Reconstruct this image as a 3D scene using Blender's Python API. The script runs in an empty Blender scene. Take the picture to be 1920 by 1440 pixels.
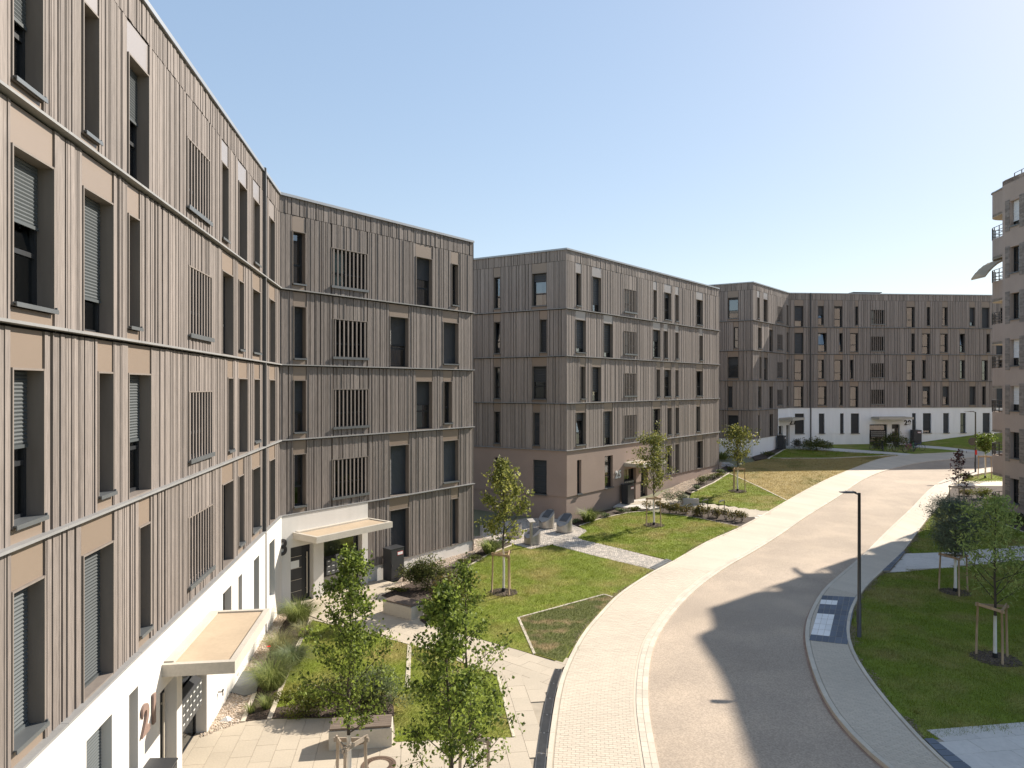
import bpy, bmesh, math, random
import numpy as np
from mathutils import Vector, Matrix
from mathutils.geometry import tessellate_polygon

# ------------------------------------------------------------------ camera, sky, sun, exposure
SC = bpy.context.scene
COL = SC.collection
F, YH, CZ = 1333.0, 724.0, 8.8            # focal length in photo pixels, horizon row, eye height
cam_d = bpy.data.cameras.new('camera'); cam = bpy.data.objects.new('camera', cam_d); COL.objects.link(cam)
cam.location = (0, 0, CZ); cam.rotation_euler = (math.radians(90), 0, 0)
cam_d.sensor_width = 36; cam_d.lens = 36 * F / 1920; cam_d.shift_y = (YH - 720) / 1920
cam_d.clip_start = 0.1; cam_d.clip_end = 3000
SC.camera = cam
SUN = Vector((1.164, 0.988, 1.0)).normalized()
world = bpy.data.worlds.new('World'); SC.world = world; world.use_nodes = True
wn = world.node_tree; bg = wn.nodes['Background']
sky = wn.nodes.new('ShaderNodeTexSky'); sky.sky_type = 'NISHITA'; sky.sun_disc = False
sky.sun_elevation = math.asin(SUN.z); sky.sun_rotation = math.atan2(SUN.x, SUN.y)
sky.air_density = 1.0; sky.dust_density = 0.35; sky.ozone_density = 1.0; sky.altitude = 100
gm = wn.nodes.new('ShaderNodeGamma'); gm.inputs[1].default_value = 0.42        # softer contrast over the whole dome
hs = wn.nodes.new('ShaderNodeHueSaturation'); hs.inputs['Saturation'].default_value = 1.52; hs.inputs['Value'].default_value = 1.23; hs.inputs['Hue'].default_value = 0.505
wn.links.new(sky.outputs[0], gm.inputs[0]); wn.links.new(gm.outputs[0], hs.inputs['Color'])
wn.links.new(hs.outputs[0], bg.inputs[0]); bg.inputs[1].default_value = 0.15
sun_d = bpy.data.lights.new('sun', 'SUN'); sun = bpy.data.objects.new('sun', sun_d); COL.objects.link(sun)
sun_d.energy = 3.75; sun_d.angle = math.radians(0.53); sun_d.color = (1.0, 0.915, 0.80)
sun.rotation_euler = (-SUN).to_track_quat('-Z', 'Y').to_euler(); sun.location = (40, 40, 60)
SC.render.engine = 'CYCLES'
SC.view_settings.view_transform = 'Standard'; SC.view_settings.look = 'None'
SC.view_settings.gamma = 1; SC.view_settings.use_curve_mapping = False
SC.view_settings.exposure = 1.26
SC.cycles.use_denoising = True
SC.cycles.max_bounces = 8; SC.cycles.transparent_max_bounces = 12
SC.cycles.caustics_reflective = False; SC.cycles.caustics_refractive = False
R = random.Random(7)
NR = np.random.default_rng(11)

# ------------------------------------------------------------------ ground height, photo rays
def g(y):
    t = min(y, 95.0) - 41.0
    return 0.029 * (t + math.sqrt(t * t + 36.0))
def P(px, py):
    dx, dz = (px - 960) / F, -(py - YH) / F
    y = 20.0
    for _ in range(60):
        y = 0.5 * y + 0.5 * ((g(y) - CZ) / dz)
    return (dx * y, y)
def PP(*pts): return [P(*q) for q in pts]

# ------------------------------------------------------------------ materials
MATS = {}
def mat(name, col, rough=0.7, var=0.12, nscale=2.0, stretch=(1, 1, 1), fine=0.0, fscale=60.0, bump=0.0, bscale=80.0,
        objvar=0.0, island=0.0, metallic=0.0, spec=0.4, col2=None, c2scale=0.35, c2lo=0.45, c2hi=0.62, transl=0.0):
    m = bpy.data.materials.new(name); m.use_nodes = True; MATS[name] = m
    nt = m.node_tree; N = nt.nodes; L = nt.links
    b = N['Principled BSDF']; out = N['Material Output']
    b.inputs['Roughness'].default_value = rough; b.inputs['Metallic'].default_value = metallic
    b.inputs['Specular IOR Level'].default_value = spec
    geo = N.new('ShaderNodeNewGeometry'); mp = N.new('ShaderNodeMapping'); mp.vector_type = 'POINT'
    mp.inputs['Scale'].default_value = stretch; L.new(geo.outputs['Position'], mp.inputs['Vector'])
    def noise(sc, det, vec=mp):
        n = N.new('ShaderNodeTexNoise'); n.inputs['Scale'].default_value = sc; n.inputs['Detail'].default_value = det
        L.new(vec.outputs[0], n.inputs['Vector']); return n
    def rng(src, a, c, lo=0.3, hi=0.7):
        r = N.new('ShaderNodeMapRange'); r.inputs[1].default_value = lo; r.inputs[2].default_value = hi
        r.inputs[3].default_value = a; r.inputs[4].default_value = c; L.new(src, r.inputs[0]); return r.outputs[0]
    def mul(a, c):
        k = N.new('ShaderNodeMath'); k.operation = 'MULTIPLY'; L.new(a, k.inputs[0]); L.new(c, k.inputs[1]); return k.outputs[0]
    f = rng(noise(nscale, 5).outputs[0], 1 - var, 1 + var)
    if fine: f = mul(f, rng(noise(fscale, 3).outputs[0], 1 - fine, 1 + fine))
    if objvar:
        oi = N.new('ShaderNodeObjectInfo'); f = mul(f, rng(oi.outputs['Random'], 1 - objvar, 1 + objvar, 0, 1))
    if island: f = mul(f, rng(geo.outputs['Random Per Island'], 1 - island, 1 + island, 0, 1))
    src = None
    if col2:
        mx0 = N.new('ShaderNodeMix'); mx0.data_type = 'RGBA'
        mx0.inputs[6].default_value = (*col, 1); mx0.inputs[7].default_value = (*col2, 1)
        if c2scale == 'island':
            L.new(geo.outputs['Random Per Island'], mx0.inputs[0])
        else:
            gm = N.new('ShaderNodeMapping'); L.new(geo.outputs['Position'], gm.inputs[0])
            L.new(rng(noise(c2scale, 6, gm).outputs[0], 0, 1, c2lo, c2hi), mx0.inputs[0])
        src = mx0.outputs[2]
    mx = N.new('ShaderNodeMix'); mx.data_type = 'RGBA'; mx.blend_type = 'MULTIPLY'; mx.inputs[0].default_value = 1
    if src: L.new(src, mx.inputs[6])
    else: mx.inputs[6].default_value = (*col, 1)
    L.new(f, mx.inputs[7]); L.new(mx.outputs[2], b.inputs['Base Color'])
    if bump:
        bp = N.new('ShaderNodeBump'); bp.inputs['Strength'].default_value = bump; bp.inputs['Distance'].default_value = 0.01
        L.new(noise(bscale, 4).outputs[0], bp.inputs['Height']); L.new(bp.outputs[0], b.inputs['Normal'])
    if transl:
        tr = N.new('ShaderNodeBsdfTranslucent'); L.new(mx.outputs[2], tr.inputs[0])
        ms = N.new('ShaderNodeMixShader'); ms.inputs[0].default_value = transl
        L.new(b.outputs[0], ms.inputs[1]); L.new(tr.outputs[0], ms.inputs[2]); L.new(ms.outputs[0], out.inputs[0])
    return m

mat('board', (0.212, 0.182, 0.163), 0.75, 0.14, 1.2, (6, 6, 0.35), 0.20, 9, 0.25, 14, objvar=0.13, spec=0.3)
mat('board_shade_lift', (0.285, 0.244, 0.217), 0.75, 0.10, 1.2, (6, 6, 0.35), 0.14, 9, island=0.12, spec=0.3)  # same cladding as board, base colour lifted to offset the farther blocks' shade
mat('backing', (0.03, 0.026, 0.024), 0.9, 0.1, 3)
mat('panel', (0.250, 0.195, 0.152), 0.42, 0.03, 0.6, objvar=0.04, metallic=0.15, spec=0.5)
mat('panel_sky_sheen', (0.33, 0.295, 0.275), 0.35, 0.03, 0.6, objvar=0.04, metallic=0.3, spec=0.6)  # copy of panel with the upper panels' sky reflection put into its colour
mat('lining', (0.205, 0.175, 0.152), 0.6, 0.08, 3, (3, 3, .4), spec=0.3)
mat('frame', (0.020, 0.022, 0.025), 0.45, 0.05, 3)
mat('interior', (0.035, 0.034, 0.032), 0.9, 0.3, 0.9)
mat('curtain', (0.72, 0.73, 0.74), 0.8, 0.08, 4, (6, 6, 0.2))
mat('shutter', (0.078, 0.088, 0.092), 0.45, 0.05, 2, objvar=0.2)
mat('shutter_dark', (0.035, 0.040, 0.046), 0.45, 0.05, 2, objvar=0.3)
mat('sill', (0.15, 0.16, 0.165), 0.4, 0.05, 2, metallic=0.4)
mat('ledge', (0.25, 0.248, 0.243), 0.6, 0.10, 1.6, fine=0.05, fscale=20)
mat('cap', (0.33, 0.34, 0.35), 0.38, 0.05, 1, metallic=0.6)
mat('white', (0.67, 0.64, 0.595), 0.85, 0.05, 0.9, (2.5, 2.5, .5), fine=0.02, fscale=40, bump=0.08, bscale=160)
mat('white_shade_lift', (0.88, 0.88, 0.88), 0.85, 0.04, 0.9, (2.5, 2.5, .5), fine=0.02, fscale=40)  # white plaster with colour brightened to make up for the shaded far walls
mat('brown_plaster', (0.345, 0.262, 0.220), 0.88, 0.05, 0.8, fine=0.05, fscale=26, bump=0.1, bscale=120)
mat('taupe_plaster', (0.42, 0.335, 0.285), 0.88, 0.05, 0.8, fine=0.06, fscale=26)
mat('soffit', (0.55, 0.49, 0.40), 0.85, 0.04, 1)
mat('concrete', (0.50, 0.455, 0.385), 0.8, 0.06, 1.2, fine=0.06, fscale=18, bump=0.06, bscale=60)
mat('membrane', (0.46, 0.36, 0.25), 0.8, 0.06, 1.4, fine=0.04, fscale=12)
mat('roof', (0.25, 0.24, 0.23), 0.9)
mat('pipe', (0.10, 0.10, 0.10), 0.5, 0.06, 2, metallic=0.3)
mat('digit_brown', (0.25, 0.17, 0.14), 0.6, 0.03)
mat('digit_dark', (0.045, 0.04, 0.04), 0.6, 0.03)
mat('digit_white', (0.80, 0.78, 0.74), 0.6, 0.03)
mat('box_grey', (0.050, 0.052, 0.056), 0.42, 0.06, 2, metallic=0.2)
mat('letterbox', (0.15, 0.155, 0.16), 0.38, 0.05, 2, metallic=0.5)
mat('label_white', (0.78, 0.78, 0.76), 0.6, 0.02)
mat('label_red', (0.55, 0.03, 0.03), 0.6, 0.02)
mat('steel', (0.42, 0.395, 0.36), 0.48, 0.08, 3, (1, 1, 4), metallic=0.75)
mat('steel_dark', (0.16, 0.16, 0.16), 0.4, 0.1, 6, metallic=0.7)
mat('asphalt', (0.395, 0.318, 0.243), 0.9, 0.13, 0.22, fine=0.22, fscale=24, bump=0.35, bscale=90, col2=(0.445, 0.356, 0.268), c2scale=0.5)
mat('paver', (0.55, 0.475, 0.375), 0.85, 0.06, 0.4, fine=0.05, fscale=14, objvar=0.045, island=0.045)
mat('joint', (0.38, 0.325, 0.25), 0.95, 0.12, 3)
mat('kerb', (0.58, 0.51, 0.41), 0.85, 0.07, 1.5, fine=0.06, fscale=16, objvar=0.08)
mat('kerb_red', (0.36, 0.25, 0.19), 0.9, 0.15, 3)
mat('slab', (0.465, 0.40, 0.31), 0.8, 0.05, 0.9, fine=0.06, fscale=22, objvar=0.055, bump=0.06, bscale=70)
mat('cobble', (0.56, 0.505, 0.435), 0.85, 0.1, 2, island=0.28)
mat('pad_dark', (0.125, 0.145, 0.175), 0.75, 0.08, 2, objvar=0.16)
mat('pad_white', (0.86, 0.84, 0.80), 0.8, 0.04, 3, objvar=0.04)
mat('path_grey', (0.62, 0.575, 0.515), 0.85, 0.06, 0.6, fine=0.05, fscale=10, objvar=0.05)
mat('soil', (0.060, 0.042, 0.030), 0.95, 0.3, 3, fine=0.4, fscale=30, bump=0.6, bscale=30)
mat('dry_soil', (0.30, 0.235, 0.15), 0.95, 0.2, 4, island=0.3)
mat('mulch', (0.115, 0.085, 0.068), 0.95, 0.2, 4, island=0.5)
mat('slate', (0.13, 0.135, 0.135), 0.6, 0.15, 2, fine=0.1, fscale=12)
mat('pebble', (0.58, 0.44, 0.31), 0.8, 0.1, 2, island=0.45, col2=(0.46, 0.41, 0.36), c2scale='island')
mat('lawn', (0.175, 0.215, 0.022), 0.95, 0.18, 1.6, fine=0.35, fscale=18, col2=(0.27, 0.235, 0.065), c2scale=0.42, c2lo=0.46, c2hi=0.66)
mat('lawn_dry', (0.33, 0.25, 0.095), 0.95, 0.15, 1.2, fine=0.3, fscale=15, col2=(0.14, 0.135, 0.030), c2scale=0.3, c2lo=0.52, c2hi=0.68)
mat('lawn_patch', (0.095, 0.105, 0.022), 0.95, 0.2, 2.0, fine=0.4, fscale=18, col2=(0.23, 0.17, 0.08), c2scale=0.9, c2lo=0.5, c2hi=0.62)
mat('grass', (0.200, 0.245, 0.024), 0.75, 0.15, 1.0, island=0.35, transl=0.35, col2=(0.31, 0.27, 0.08), c2scale=0.42, c2lo=0.46, c2hi=0.66)
mat('grass_dry', (0.40, 0.31, 0.12), 0.8, 0.15, 1.0, island=0.3, transl=0.3, col2=(0.16, 0.165, 0.035), c2scale=0.3, c2lo=0.52, c2hi=0.68)
mat('grass_patch', (0.11, 0.13, 0.025), 0.8, 0.15, 2.0, island=0.35, transl=0.3, col2=(0.26, 0.20, 0.09), c2scale=0.9, c2lo=0.5, c2hi=0.62)
mat('leaf_pear', (0.085, 0.130, 0.022), 0.6, 0.1, 1, island=0.5, transl=0.42, spec=0.25, col2=(0.215, 0.265, 0.05), c2scale='island')
mat('leaf_maple', (0.16, 0.19, 0.05), 0.6, 0.1, 1, island=0.4, transl=0.42, spec=0.25, col2=(0.30, 0.30, 0.08), c2scale='island')
mat('leaf_oval', (0.14, 0.175, 0.04), 0.6, 0.1, 1, island=0.45, transl=0.34, col2=(0.25, 0.235, 0.06), c2scale='island')
mat('leaf_ash', (0.27, 0.35, 0.11), 0.6, 0.1, 1, island=0.3, transl=0.45, spec=0.2, col2=(0.36, 0.41, 0.13), c2scale='island')
mat('leaf_red', (0.085, 0.030, 0.030), 0.5, 0.1, 1, island=0.4, transl=0.2)
mat('leaf_lime', (0.16, 0.20, 0.03), 0.5, 0.1, 1, island=0.35, transl=0.4, col2=(0.10, 0.15, 0.03), c2scale='island')
mat('needle', (0.085, 0.11, 0.065), 0.6, 0.1, 1, island=0.35, transl=0.15, col2=(0.16, 0.185, 0.12), c2scale='island')
mat('leaf_dark', (0.075, 0.10, 0.030), 0.6, 0.1, 1, island=0.5, transl=0.35, spec=0.2, col2=(0.15, 0.16, 0.045), c2scale='island')
mat('leaf_silver', (0.25, 0.285, 0.125), 0.6, 0.1, 1, island=0.35, transl=0.3, col2=(0.10, 0.14, 0.06), c2scale='island')
mat('leaf_yellow', (0.24, 0.24, 0.03), 0.5, 0.1, 1, island=0.4, transl=0.35, col2=(0.09, 0.11, 0.02), c2scale='island')
mat('leaf_hedge', (0.15, 0.175, 0.045), 0.5, 0.1, 1, island=0.5, transl=0.3, col2=(0.20, 0.13, 0.04), c2scale='island')
mat('leaf_bronze', (0.075, 0.060, 0.040), 0.5, 0.1, 1, island=0.5, transl=0.25, col2=(0.10, 0.10, 0.05), c2scale='island')
mat('blade', (0.25, 0.28, 0.12), 0.6, 0.1, 1, island=0.4, transl=0.4, col2=(0.30, 0.27, 0.13), c2scale='island')
mat('blade_green', (0.16, 0.22, 0.05), 0.6, 0.1, 1, island=0.4, transl=0.4, col2=(0.27, 0.29, 0.10), c2scale='island')
mat('poppy', (0.62, 0.02, 0.01), 0.6, 0.05)
mat('bark', (0.070, 0.055, 0.042), 0.9, 0.25, 6, bump=0.4, bscale=40)
mat('whitewash', (0.74, 0.71, 0.66), 0.9, 0.06, 5)
mat('stake', (0.42, 0.29, 0.18), 0.8, 0.18, 5, (2, 2, .4), objvar=0.12)
mat('stake_grey', (0.36, 0.30, 0.24), 0.8, 0.2, 5, (2, 2, .4), objvar=0.12)
mat('rope', (0.20, 0.13, 0.07), 0.9)
mat('bench_wood', (0.155, 0.118, 0.090), 0.8, 0.18, 4, (1, 6, 6), objvar=0.12)
mat('iron', (0.13, 0.085, 0.058), 0.7, 0.2, 8)
mat('lamp_metal', (0.085, 0.082, 0.080), 0.45, 0.05, 2, metallic=0.5)
mat('rubber', (0.02, 0.02, 0.02), 0.8)
mat('stone_clad', (0.26, 0.225, 0.20), 0.9, 0.08, 4, island=0.2)
mat('shade_white', (0.70, 0.71, 0.72), 0.7, 0.03, 2)
mat('awning', (0.62, 0.54, 0.42), 0.85, 0.05, 2, transl=0.45)
mat('bike_a', (0.30, 0.04, 0.14), 0.4); mat('bike_b', (0.05, 0.22, 0.10), 0.4); mat('bike_c', (0.03, 0.03, 0.035), 0.4)
mat('bike_d', (0.04, 0.07, 0.16), 0.4); mat('bike_e', (0.35, 0.33, 0.30), 0.4)
mat('terrain', (0.19, 0.185, 0.11), 0.95, 0.2, 0.4)
mat('far_plaster', (0.46, 0.36, 0.28), 0.85, 0.06, 0.7)

def glass_mat(name, ior):
    m = bpy.data.materials.new(name); m.use_nodes = True; MATS[name] = m
    nt = m.node_tree; N = nt.nodes; L = nt.links; N.remove(N['Principled BSDF']); out = N['Material Output']
    tr = N.new('ShaderNodeBsdfTransparent'); tr.inputs[0].default_value = (0.62, 0.68, 0.66, 1)
    gl = N.new('ShaderNodeBsdfGlossy'); gl.inputs['Roughness'].default_value = 0.015; gl.inputs[0].default_value = (0.9, 0.95, 1, 1)
    fr = N.new('ShaderNodeFresnel'); fr.inputs[0].default_value = ior
    ms = N.new('ShaderNodeMixShader'); L.new(fr.outputs[0], ms.inputs[0]); L.new(tr.outputs[0], ms.inputs[1]); L.new(gl.outputs[0], ms.inputs[2])
    L.new(ms.outputs[0], out.inputs[0])
glass_mat('glass', 2.6); glass_mat('glass_plain', 1.45)

# ------------------------------------------------------------------ mesh and object helpers
def tag(o, label=None, cat=None, group=None, kind=None):
    if label: o['label'] = label
    if cat: o['category'] = cat
    if group: o['group'] = group
    if kind: o['kind'] = kind
    return o
def link(o, parent=None):
    COL.objects.link(o)
    if parent is not None:
        o.parent = parent
        w = parent.matrix_basis.copy(); p = parent.parent
        pm_ = parent.matrix_parent_inverse @ w
        while p is not None:
            pm_ = p.matrix_basis @ pm_ if p.parent is None else p.matrix_parent_inverse @ p.matrix_basis @ pm_
            p = p.parent
        o.matrix_parent_inverse = pm_.inverted()
    return o
def empty(name, x, y, z=0.0):
    o = bpy.data.objects.new(name, None); o.empty_display_size = 0.3; o.location = (x, y, z)
    o.matrix_basis = Matrix.Translation((x, y, z)); COL.objects.link(o); return o
class MB:
    def __init__(s): s.v = []; s.f = []; s.mi = []
    def quad(s, a, b, c, d, m=0):
        i = len(s.v); s.v += [a, b, c, d]; s.f.append((i, i + 1, i + 2, i + 3)); s.mi.append(m)
    def hexa(s, c, m=0):
        i = len(s.v); s.v += list(c)
        for q in ((0, 3, 2, 1), (4, 5, 6, 7), (0, 1, 5, 4), (1, 2, 6, 5), (2, 3, 7, 6), (3, 0, 4, 7)):
            s.f.append(tuple(i + k for k in q)); s.mi.append(m)
    def box(s, x0, x1, y0, y1, z0, z1, m=0, T=None):
        c = [(x0, y0, z0), (x1, y0, z0), (x1, y1, z0), (x0, y1, z0), (x0, y0, z1), (x1, y0, z1), (x1, y1, z1), (x0, y1, z1)]
        if T is not None: c = [T(*q) for q in c]
        s.hexa(c, m)
    def prism(s, pts, z0, z1, m=0):
        n = len(pts); i = len(s.v)
        s.v += [(p[0], p[1], z0 if not callable(z0) else z0(p)) for p in pts] + [(p[0], p[1], z1 if not callable(z1) else z1(p)) for p in pts]
        for k in range(n):
            j = (k + 1) % n; s.f.append((i + k, i + j, i + n + j, i + n + k)); s.mi.append(m)
        s.f.append(tuple(i + n + k for k in range(n))); s.mi.append(m)
        s.f.append(tuple(i + k for k in reversed(range(n)))); s.mi.append(m)
    def tube(s, pts, rad, seg=8, m=0, cap=True):
        pts = [Vector(p) for p in pts]; n = len(pts); i = len(s.v)
        if not hasattr(rad, '__len__'): rad = [rad] * n
        for k, p in enumerate(pts):
            t = (pts[min(k + 1, n - 1)] - pts[max(k - 1, 0)]).normalized()
            a = t.cross(Vector((0, 0, 1)) if abs(t.z) < 0.9 else Vector((1, 0, 0))).normalized(); b = t.cross(a)
            for q in range(seg):
                th = 2 * math.pi * q / seg; s.v.append(tuple(p + (a * math.cos(th) + b * math.sin(th)) * rad[k]))
        for k in range(n - 1):
            for q in range(seg):
                r = (q + 1) % seg
                s.f.append((i + k * seg + q, i + k * seg + r, i + (k + 1) * seg + r, i + (k + 1) * seg + q)); s.mi.append(m)
        if cap:
            s.f.append(tuple(i + q for q in range(seg))); s.mi.append(m)
            s.f.append(tuple(i + (n - 1) * seg + q for q in reversed(range(seg)))); s.mi.append(m)
    def mesh(s, name, mats):
        me = bpy.data.meshes.new(name); me.from_pydata([tuple(v) for v in s.v], [], s.f)
        for m in (mats if isinstance(mats, (list, tuple)) else [mats]): me.materials.append(MATS[m])
        if any(s.mi): me.polygons.foreach_set('material_index', s.mi)
        return me
    def build(s, name, mats, parent=None, smooth=False, kind=None):
        me = s.mesh(name, mats)
        if smooth: me.polygons.foreach_set('use_smooth', [True] * len(me.polygons))
        o = bpy.data.objects.new(name, me); link(o, parent)
        if kind: o['kind'] = kind
        return o
def np_obj(name, V, Tris, m, parent=None, kind=None):
    me = bpy.data.meshes.new(name); nv, nt = len(V), len(Tris)
    me.vertices.add(nv); me.vertices.foreach_set('co', np.asarray(V, np.float32).ravel())
    me.loops.add(nt * 3); me.loops.foreach_set('vertex_index', np.asarray(Tris, np.int32).ravel())
    me.polygons.add(nt); me.polygons.foreach_set('loop_start', np.arange(0, nt * 3, 3, dtype=np.int32))
    me.update(calc_edges=True); me.materials.append(MATS[m])
    o = bpy.data.objects.new(name, me); link(o, parent)
    if kind: o['kind'] = kind
    return o
def inside(p, poly):
    x, y = p; c = False; n = len(poly)
    for i in range(n):
        x0, y0 = poly[i]; x1, y1 = poly[i - 1]
        if (y0 > y) != (y1 > y) and x < (x1 - x0) * (y - y0) / (y1 - y0) + x0: c = not c
    return c
def sheet(name, poly, off, m, kind='structure', parent=None, step=2.0, skirt=0.12, hz=g):
    """flat cover draped over the ground, with its rim turned down into the earth"""
    bm = bmesh.new(); n = len(poly)
    vs = [bm.verts.new((p[0], p[1], 0)) for p in poly]
    for t in tessellate_polygon([[Vector((p[0], p[1], 0)) for p in poly]]):
        try: bm.faces.new([vs[k] for k in t])
        except ValueError: pass
    y = math.ceil(min(p[1] for p in poly) / step) * step
    while y < max(p[1] for p in poly):
        bmesh.ops.bisect_plane(bm, geom=bm.verts[:] + bm.edges[:] + bm.faces[:], dist=1e-5, plane_co=(0, y, 0), plane_no=(0, 1, 0)); y += step
    for v in bm.verts: v.co.z = hz(v.co.y) + off
    bmesh.ops.recalc_face_normals(bm, faces=bm.faces[:])
    for f in bm.faces:
        if f.normal.z < 0: f.normal_flip()
    be = [e for e in bm.edges if len(e.link_faces) == 1]
    r = bmesh.ops.extrude_edge_only(bm, edges=be)
    for v in r['geom']:
        if isinstance(v, bmesh.types.BMVert): v.co.z -= skirt
    me = bpy.data.meshes.new(name); bm.to_mesh(me); bm.free(); me.materials.append(MATS[m])
    o = bpy.data.objects.new(name, me); link(o, parent)
    if kind: o['kind'] = kind
    return o

# ------------------------------------------------------------------ facades
LEDGE_T = 0.042
class Facade:
    def __init__(s, p0, p1):
        s.p0 = Vector(p0); d = Vector(p1) - s.p0; s.len = d.length; s.d = d.normalized(); s.n = Vector((s.d.y, -s.d.x))
    def T(s, u, o, z):
        q = s.p0 + s.d * u + s.n * o; return (q.x, q.y, z)
    def u(s, px, off=0.0):
        r = Vector(((px - 960) / F, 1)); o = s.p0 + s.n * off
        t = o.dot(s.n) / r.dot(s.n)
        return (r * t - o).dot(s.d)
    def depth(s, u): return (s.p0 + s.d * u).y
def board_profile(w, rng):
    """stepped cross-section of one cladding board: list of (from, to, relief)"""
    out = []; x = 0.0
    while x < w - 0.001:
        k = rng.choice((0.04, 0.05, 0.07, 0.09, 0.13)); k = min(k, w - x)
        if w - x - k < 0.03: k = w - x
        out.append((x, x + k, rng.choice((0.0, 0.0, 0.006, 0.012, 0.02)))); x += k
    return out
def board_verts(w, h, rng):
    pts = []; pr = board_profile(w, rng)
    for i, (a, b, r) in enumerate(pr):
        e = 0.004 if i else 0.0
        if i:
            deep = rng.random() < .22; e, gd = (0.012, -0.03) if deep else (0.005, -0.012)
            pts.append((a, gd)); pts.append((a + e, gd))
        else: pts.append((a, -0.10))
        pts += [(a + e, r), (b, r)]
    pts.append((w, -0.10))
    return pts
BOARD_MESH = {}
def board_mesh(wk, k):
    key = (wk, k)
    if key not in BOARD_MESH:
        rng = random.Random(wk * 31 + k); pts = board_verts(wk * 0.1, 1, rng); mb = MB(); n = len(pts)
        mb.v = [(p[0] / (wk * 0.1), p[1], 0) for p in pts] + [(p[0] / (wk * 0.1), p[1], 1) for p in pts]
        for i in range(n - 1): mb.f.append((i, i + 1, n + i + 1, n + i)); mb.mi.append(0)
        BOARD_MESH[key] = mb.mesh('cladding_board', 'board')
    return BOARD_MESH[key]
class Building:
    def __init__(s, name, x, y, z, label, near=False, boardmat='board_shade_lift'):
        s.root = empty(name, x, y, z); tag(s.root, label, 'building'); s.near = near; s.boards = []; s.bm = boardmat; s.wn = 0
        s.rng = random.Random(hash(label) % 1 + len(label))
    def add_boards(s, fac, u0, u1, z0, z1, gap=0.046):
        if u1 - u0 < 0.05 or z1 - z0 < 0.05: return
        ws = []; tot = u1 - u0; acc = 0
        while acc < tot: w = s.rng.choice((0.2, 0.25, 0.3, 0.38, 0.46, 0.55)); ws.append(w); acc += w
        if len(ws) > 1 and acc - tot > ws[-1] * 0.5: acc -= ws.pop()
        k = tot / acc; u = u0
        for w in ws:
            s.boards.append((fac, u + gap / 2, u + w * k - gap / 2, z0, z1, s.rng.randrange(6))); u += w * k
    def finish_boards(s, limit=300):
        def size(b):
            fac, a, c, z0, z1, _ = b; q = fac.p0 + fac.d * (a + c) / 2; f = abs(Vector((q.x, q.y)).normalized().dot(fac.n))
            vis = 1.0 if -0.8 < q.x / q.y < 0.74 and q.y > 4 else 0.001
            return -(c - a) * (z1 - z0) * f / q.y ** 2 * vis
        s.boards.sort(key=size); n = limit if s.near else 0
        for fac, a, c, z0, z1, k in s.boards[:n]:
            me = board_mesh(max(2, round((c - a) * 10)), k)
            o = bpy.data.objects.new('cladding_board', me)
            d, nn = -fac.d, fac.n; q = fac.T(c, 0, z0)
            o.matrix_basis = Matrix(((d.x * (c - a), nn.x, 0, q[0]), (d.y * (c - a), nn.y, 0, q[1]), (0, 0, z1 - z0, q[2]), (0, 0, 0, 1)))
            link(o, s.root)
        mb = MB()
        for fac, a, c, z0, z1, k in s.boards[n:]:
            rng = random.Random(k + round((c - a) * 10) * 31); pts = board_verts(c - a, 1, rng); i = len(mb.v); m = len(pts)
            mb.v += [fac.T(a + p[0], p[1], z0) for p in pts] + [fac.T(a + p[0], p[1], z1) for p in pts]
            for q in range(m - 1): mb.f.append((i + q, i + q + 1, i + m + q + 1, i + m + q)); mb.mi.append(0)
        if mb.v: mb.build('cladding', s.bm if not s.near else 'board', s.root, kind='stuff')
    def wall(s, fac, u0, u1, z0, z1, holes, off, m, depth=0.0, name='wall', rm=None):
        us = sorted({u0, u1, *[h[k] for h in holes for k in (0, 1)]}); zs = sorted({z0, z1, *[h[k] for h in holes for k in (2, 3)]})
        us = [u for u in us if u0 <= u <= u1]; zs = [z for z in zs if z0 <= z <= z1]
        mb = MB()
        for a, b in zip(us, us[1:]):
            for c, d in zip(zs, zs[1:]):
                uc, zc = (a + b) / 2, (c + d) / 2
                if any(h[0] < uc < h[1] and h[2] < zc < h[3] for h in holes): continue
                mb.quad(fac.T(a, off, c), fac.T(b, off, c), fac.T(b, off, d), fac.T(a, off, d))
        if depth:
            i = off - depth
            for a, b, c, d in [h[:4] for h in holes]:
                mb.quad(fac.T(a, off, c), fac.T(a, i, c), fac.T(a, i, d), fac.T(a, off, d))
                mb.quad(fac.T(b, off, c), fac.T(b, i, c), fac.T(b, i, d), fac.T(b, off, d))
                mb.quad(fac.T(a, off, d), fac.T(a, i, d), fac.T(b, i, d), fac.T(b, off, d))
                mb.quad(fac.T(a, off, c), fac.T(a, i, c), fac.T(b, i, c), fac.T(b, off, c))
        return mb.build(name, m, s.root)
    def window(s, fac, a, b, z0, z1, shut=0.0, off=0.0, depth=0.28, lining=True, sill=True, curtain=False, light_shut=True, slats=True, tilt=False, pane='glass'):
        mb = MB(); T = fac.T; i = off - depth
        if lining:
            t = 0.03; e = off + 0.028
            mb.box(a - t, a, i, e, z0 - t, z1 + t, T=T); mb.box(b, b + t, i, e, z0 - t, z1 + t, T=T)
            mb.box(a, b, i, e - 0.004, z1, z1 + t, T=T); mb.box(a, b, i, e - 0.004, z0 - t, z0, T=T)
        k = i - 0.55                                        # the dark room behind the pane
        mb.quad(T(a, k, z0), T(b, k, z0), T(b, k, z1), T(a, k, z1), 1)
        for q in ((T(a, i, z0), T(a, k, z0), T(a, k, z1), T(a, i, z1)), (T(b, i, z0), T(b, k, z0), T(b, k, z1), T(b, i, z1)),
                  (T(a, i, z0), T(b, i, z0), T(b, k, z0), T(a, k, z0)), (T(a, i, z1), T(b, i, z1), T(b, k, z1), T(a, k, z1))): mb.quad(*q, 1)
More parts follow.
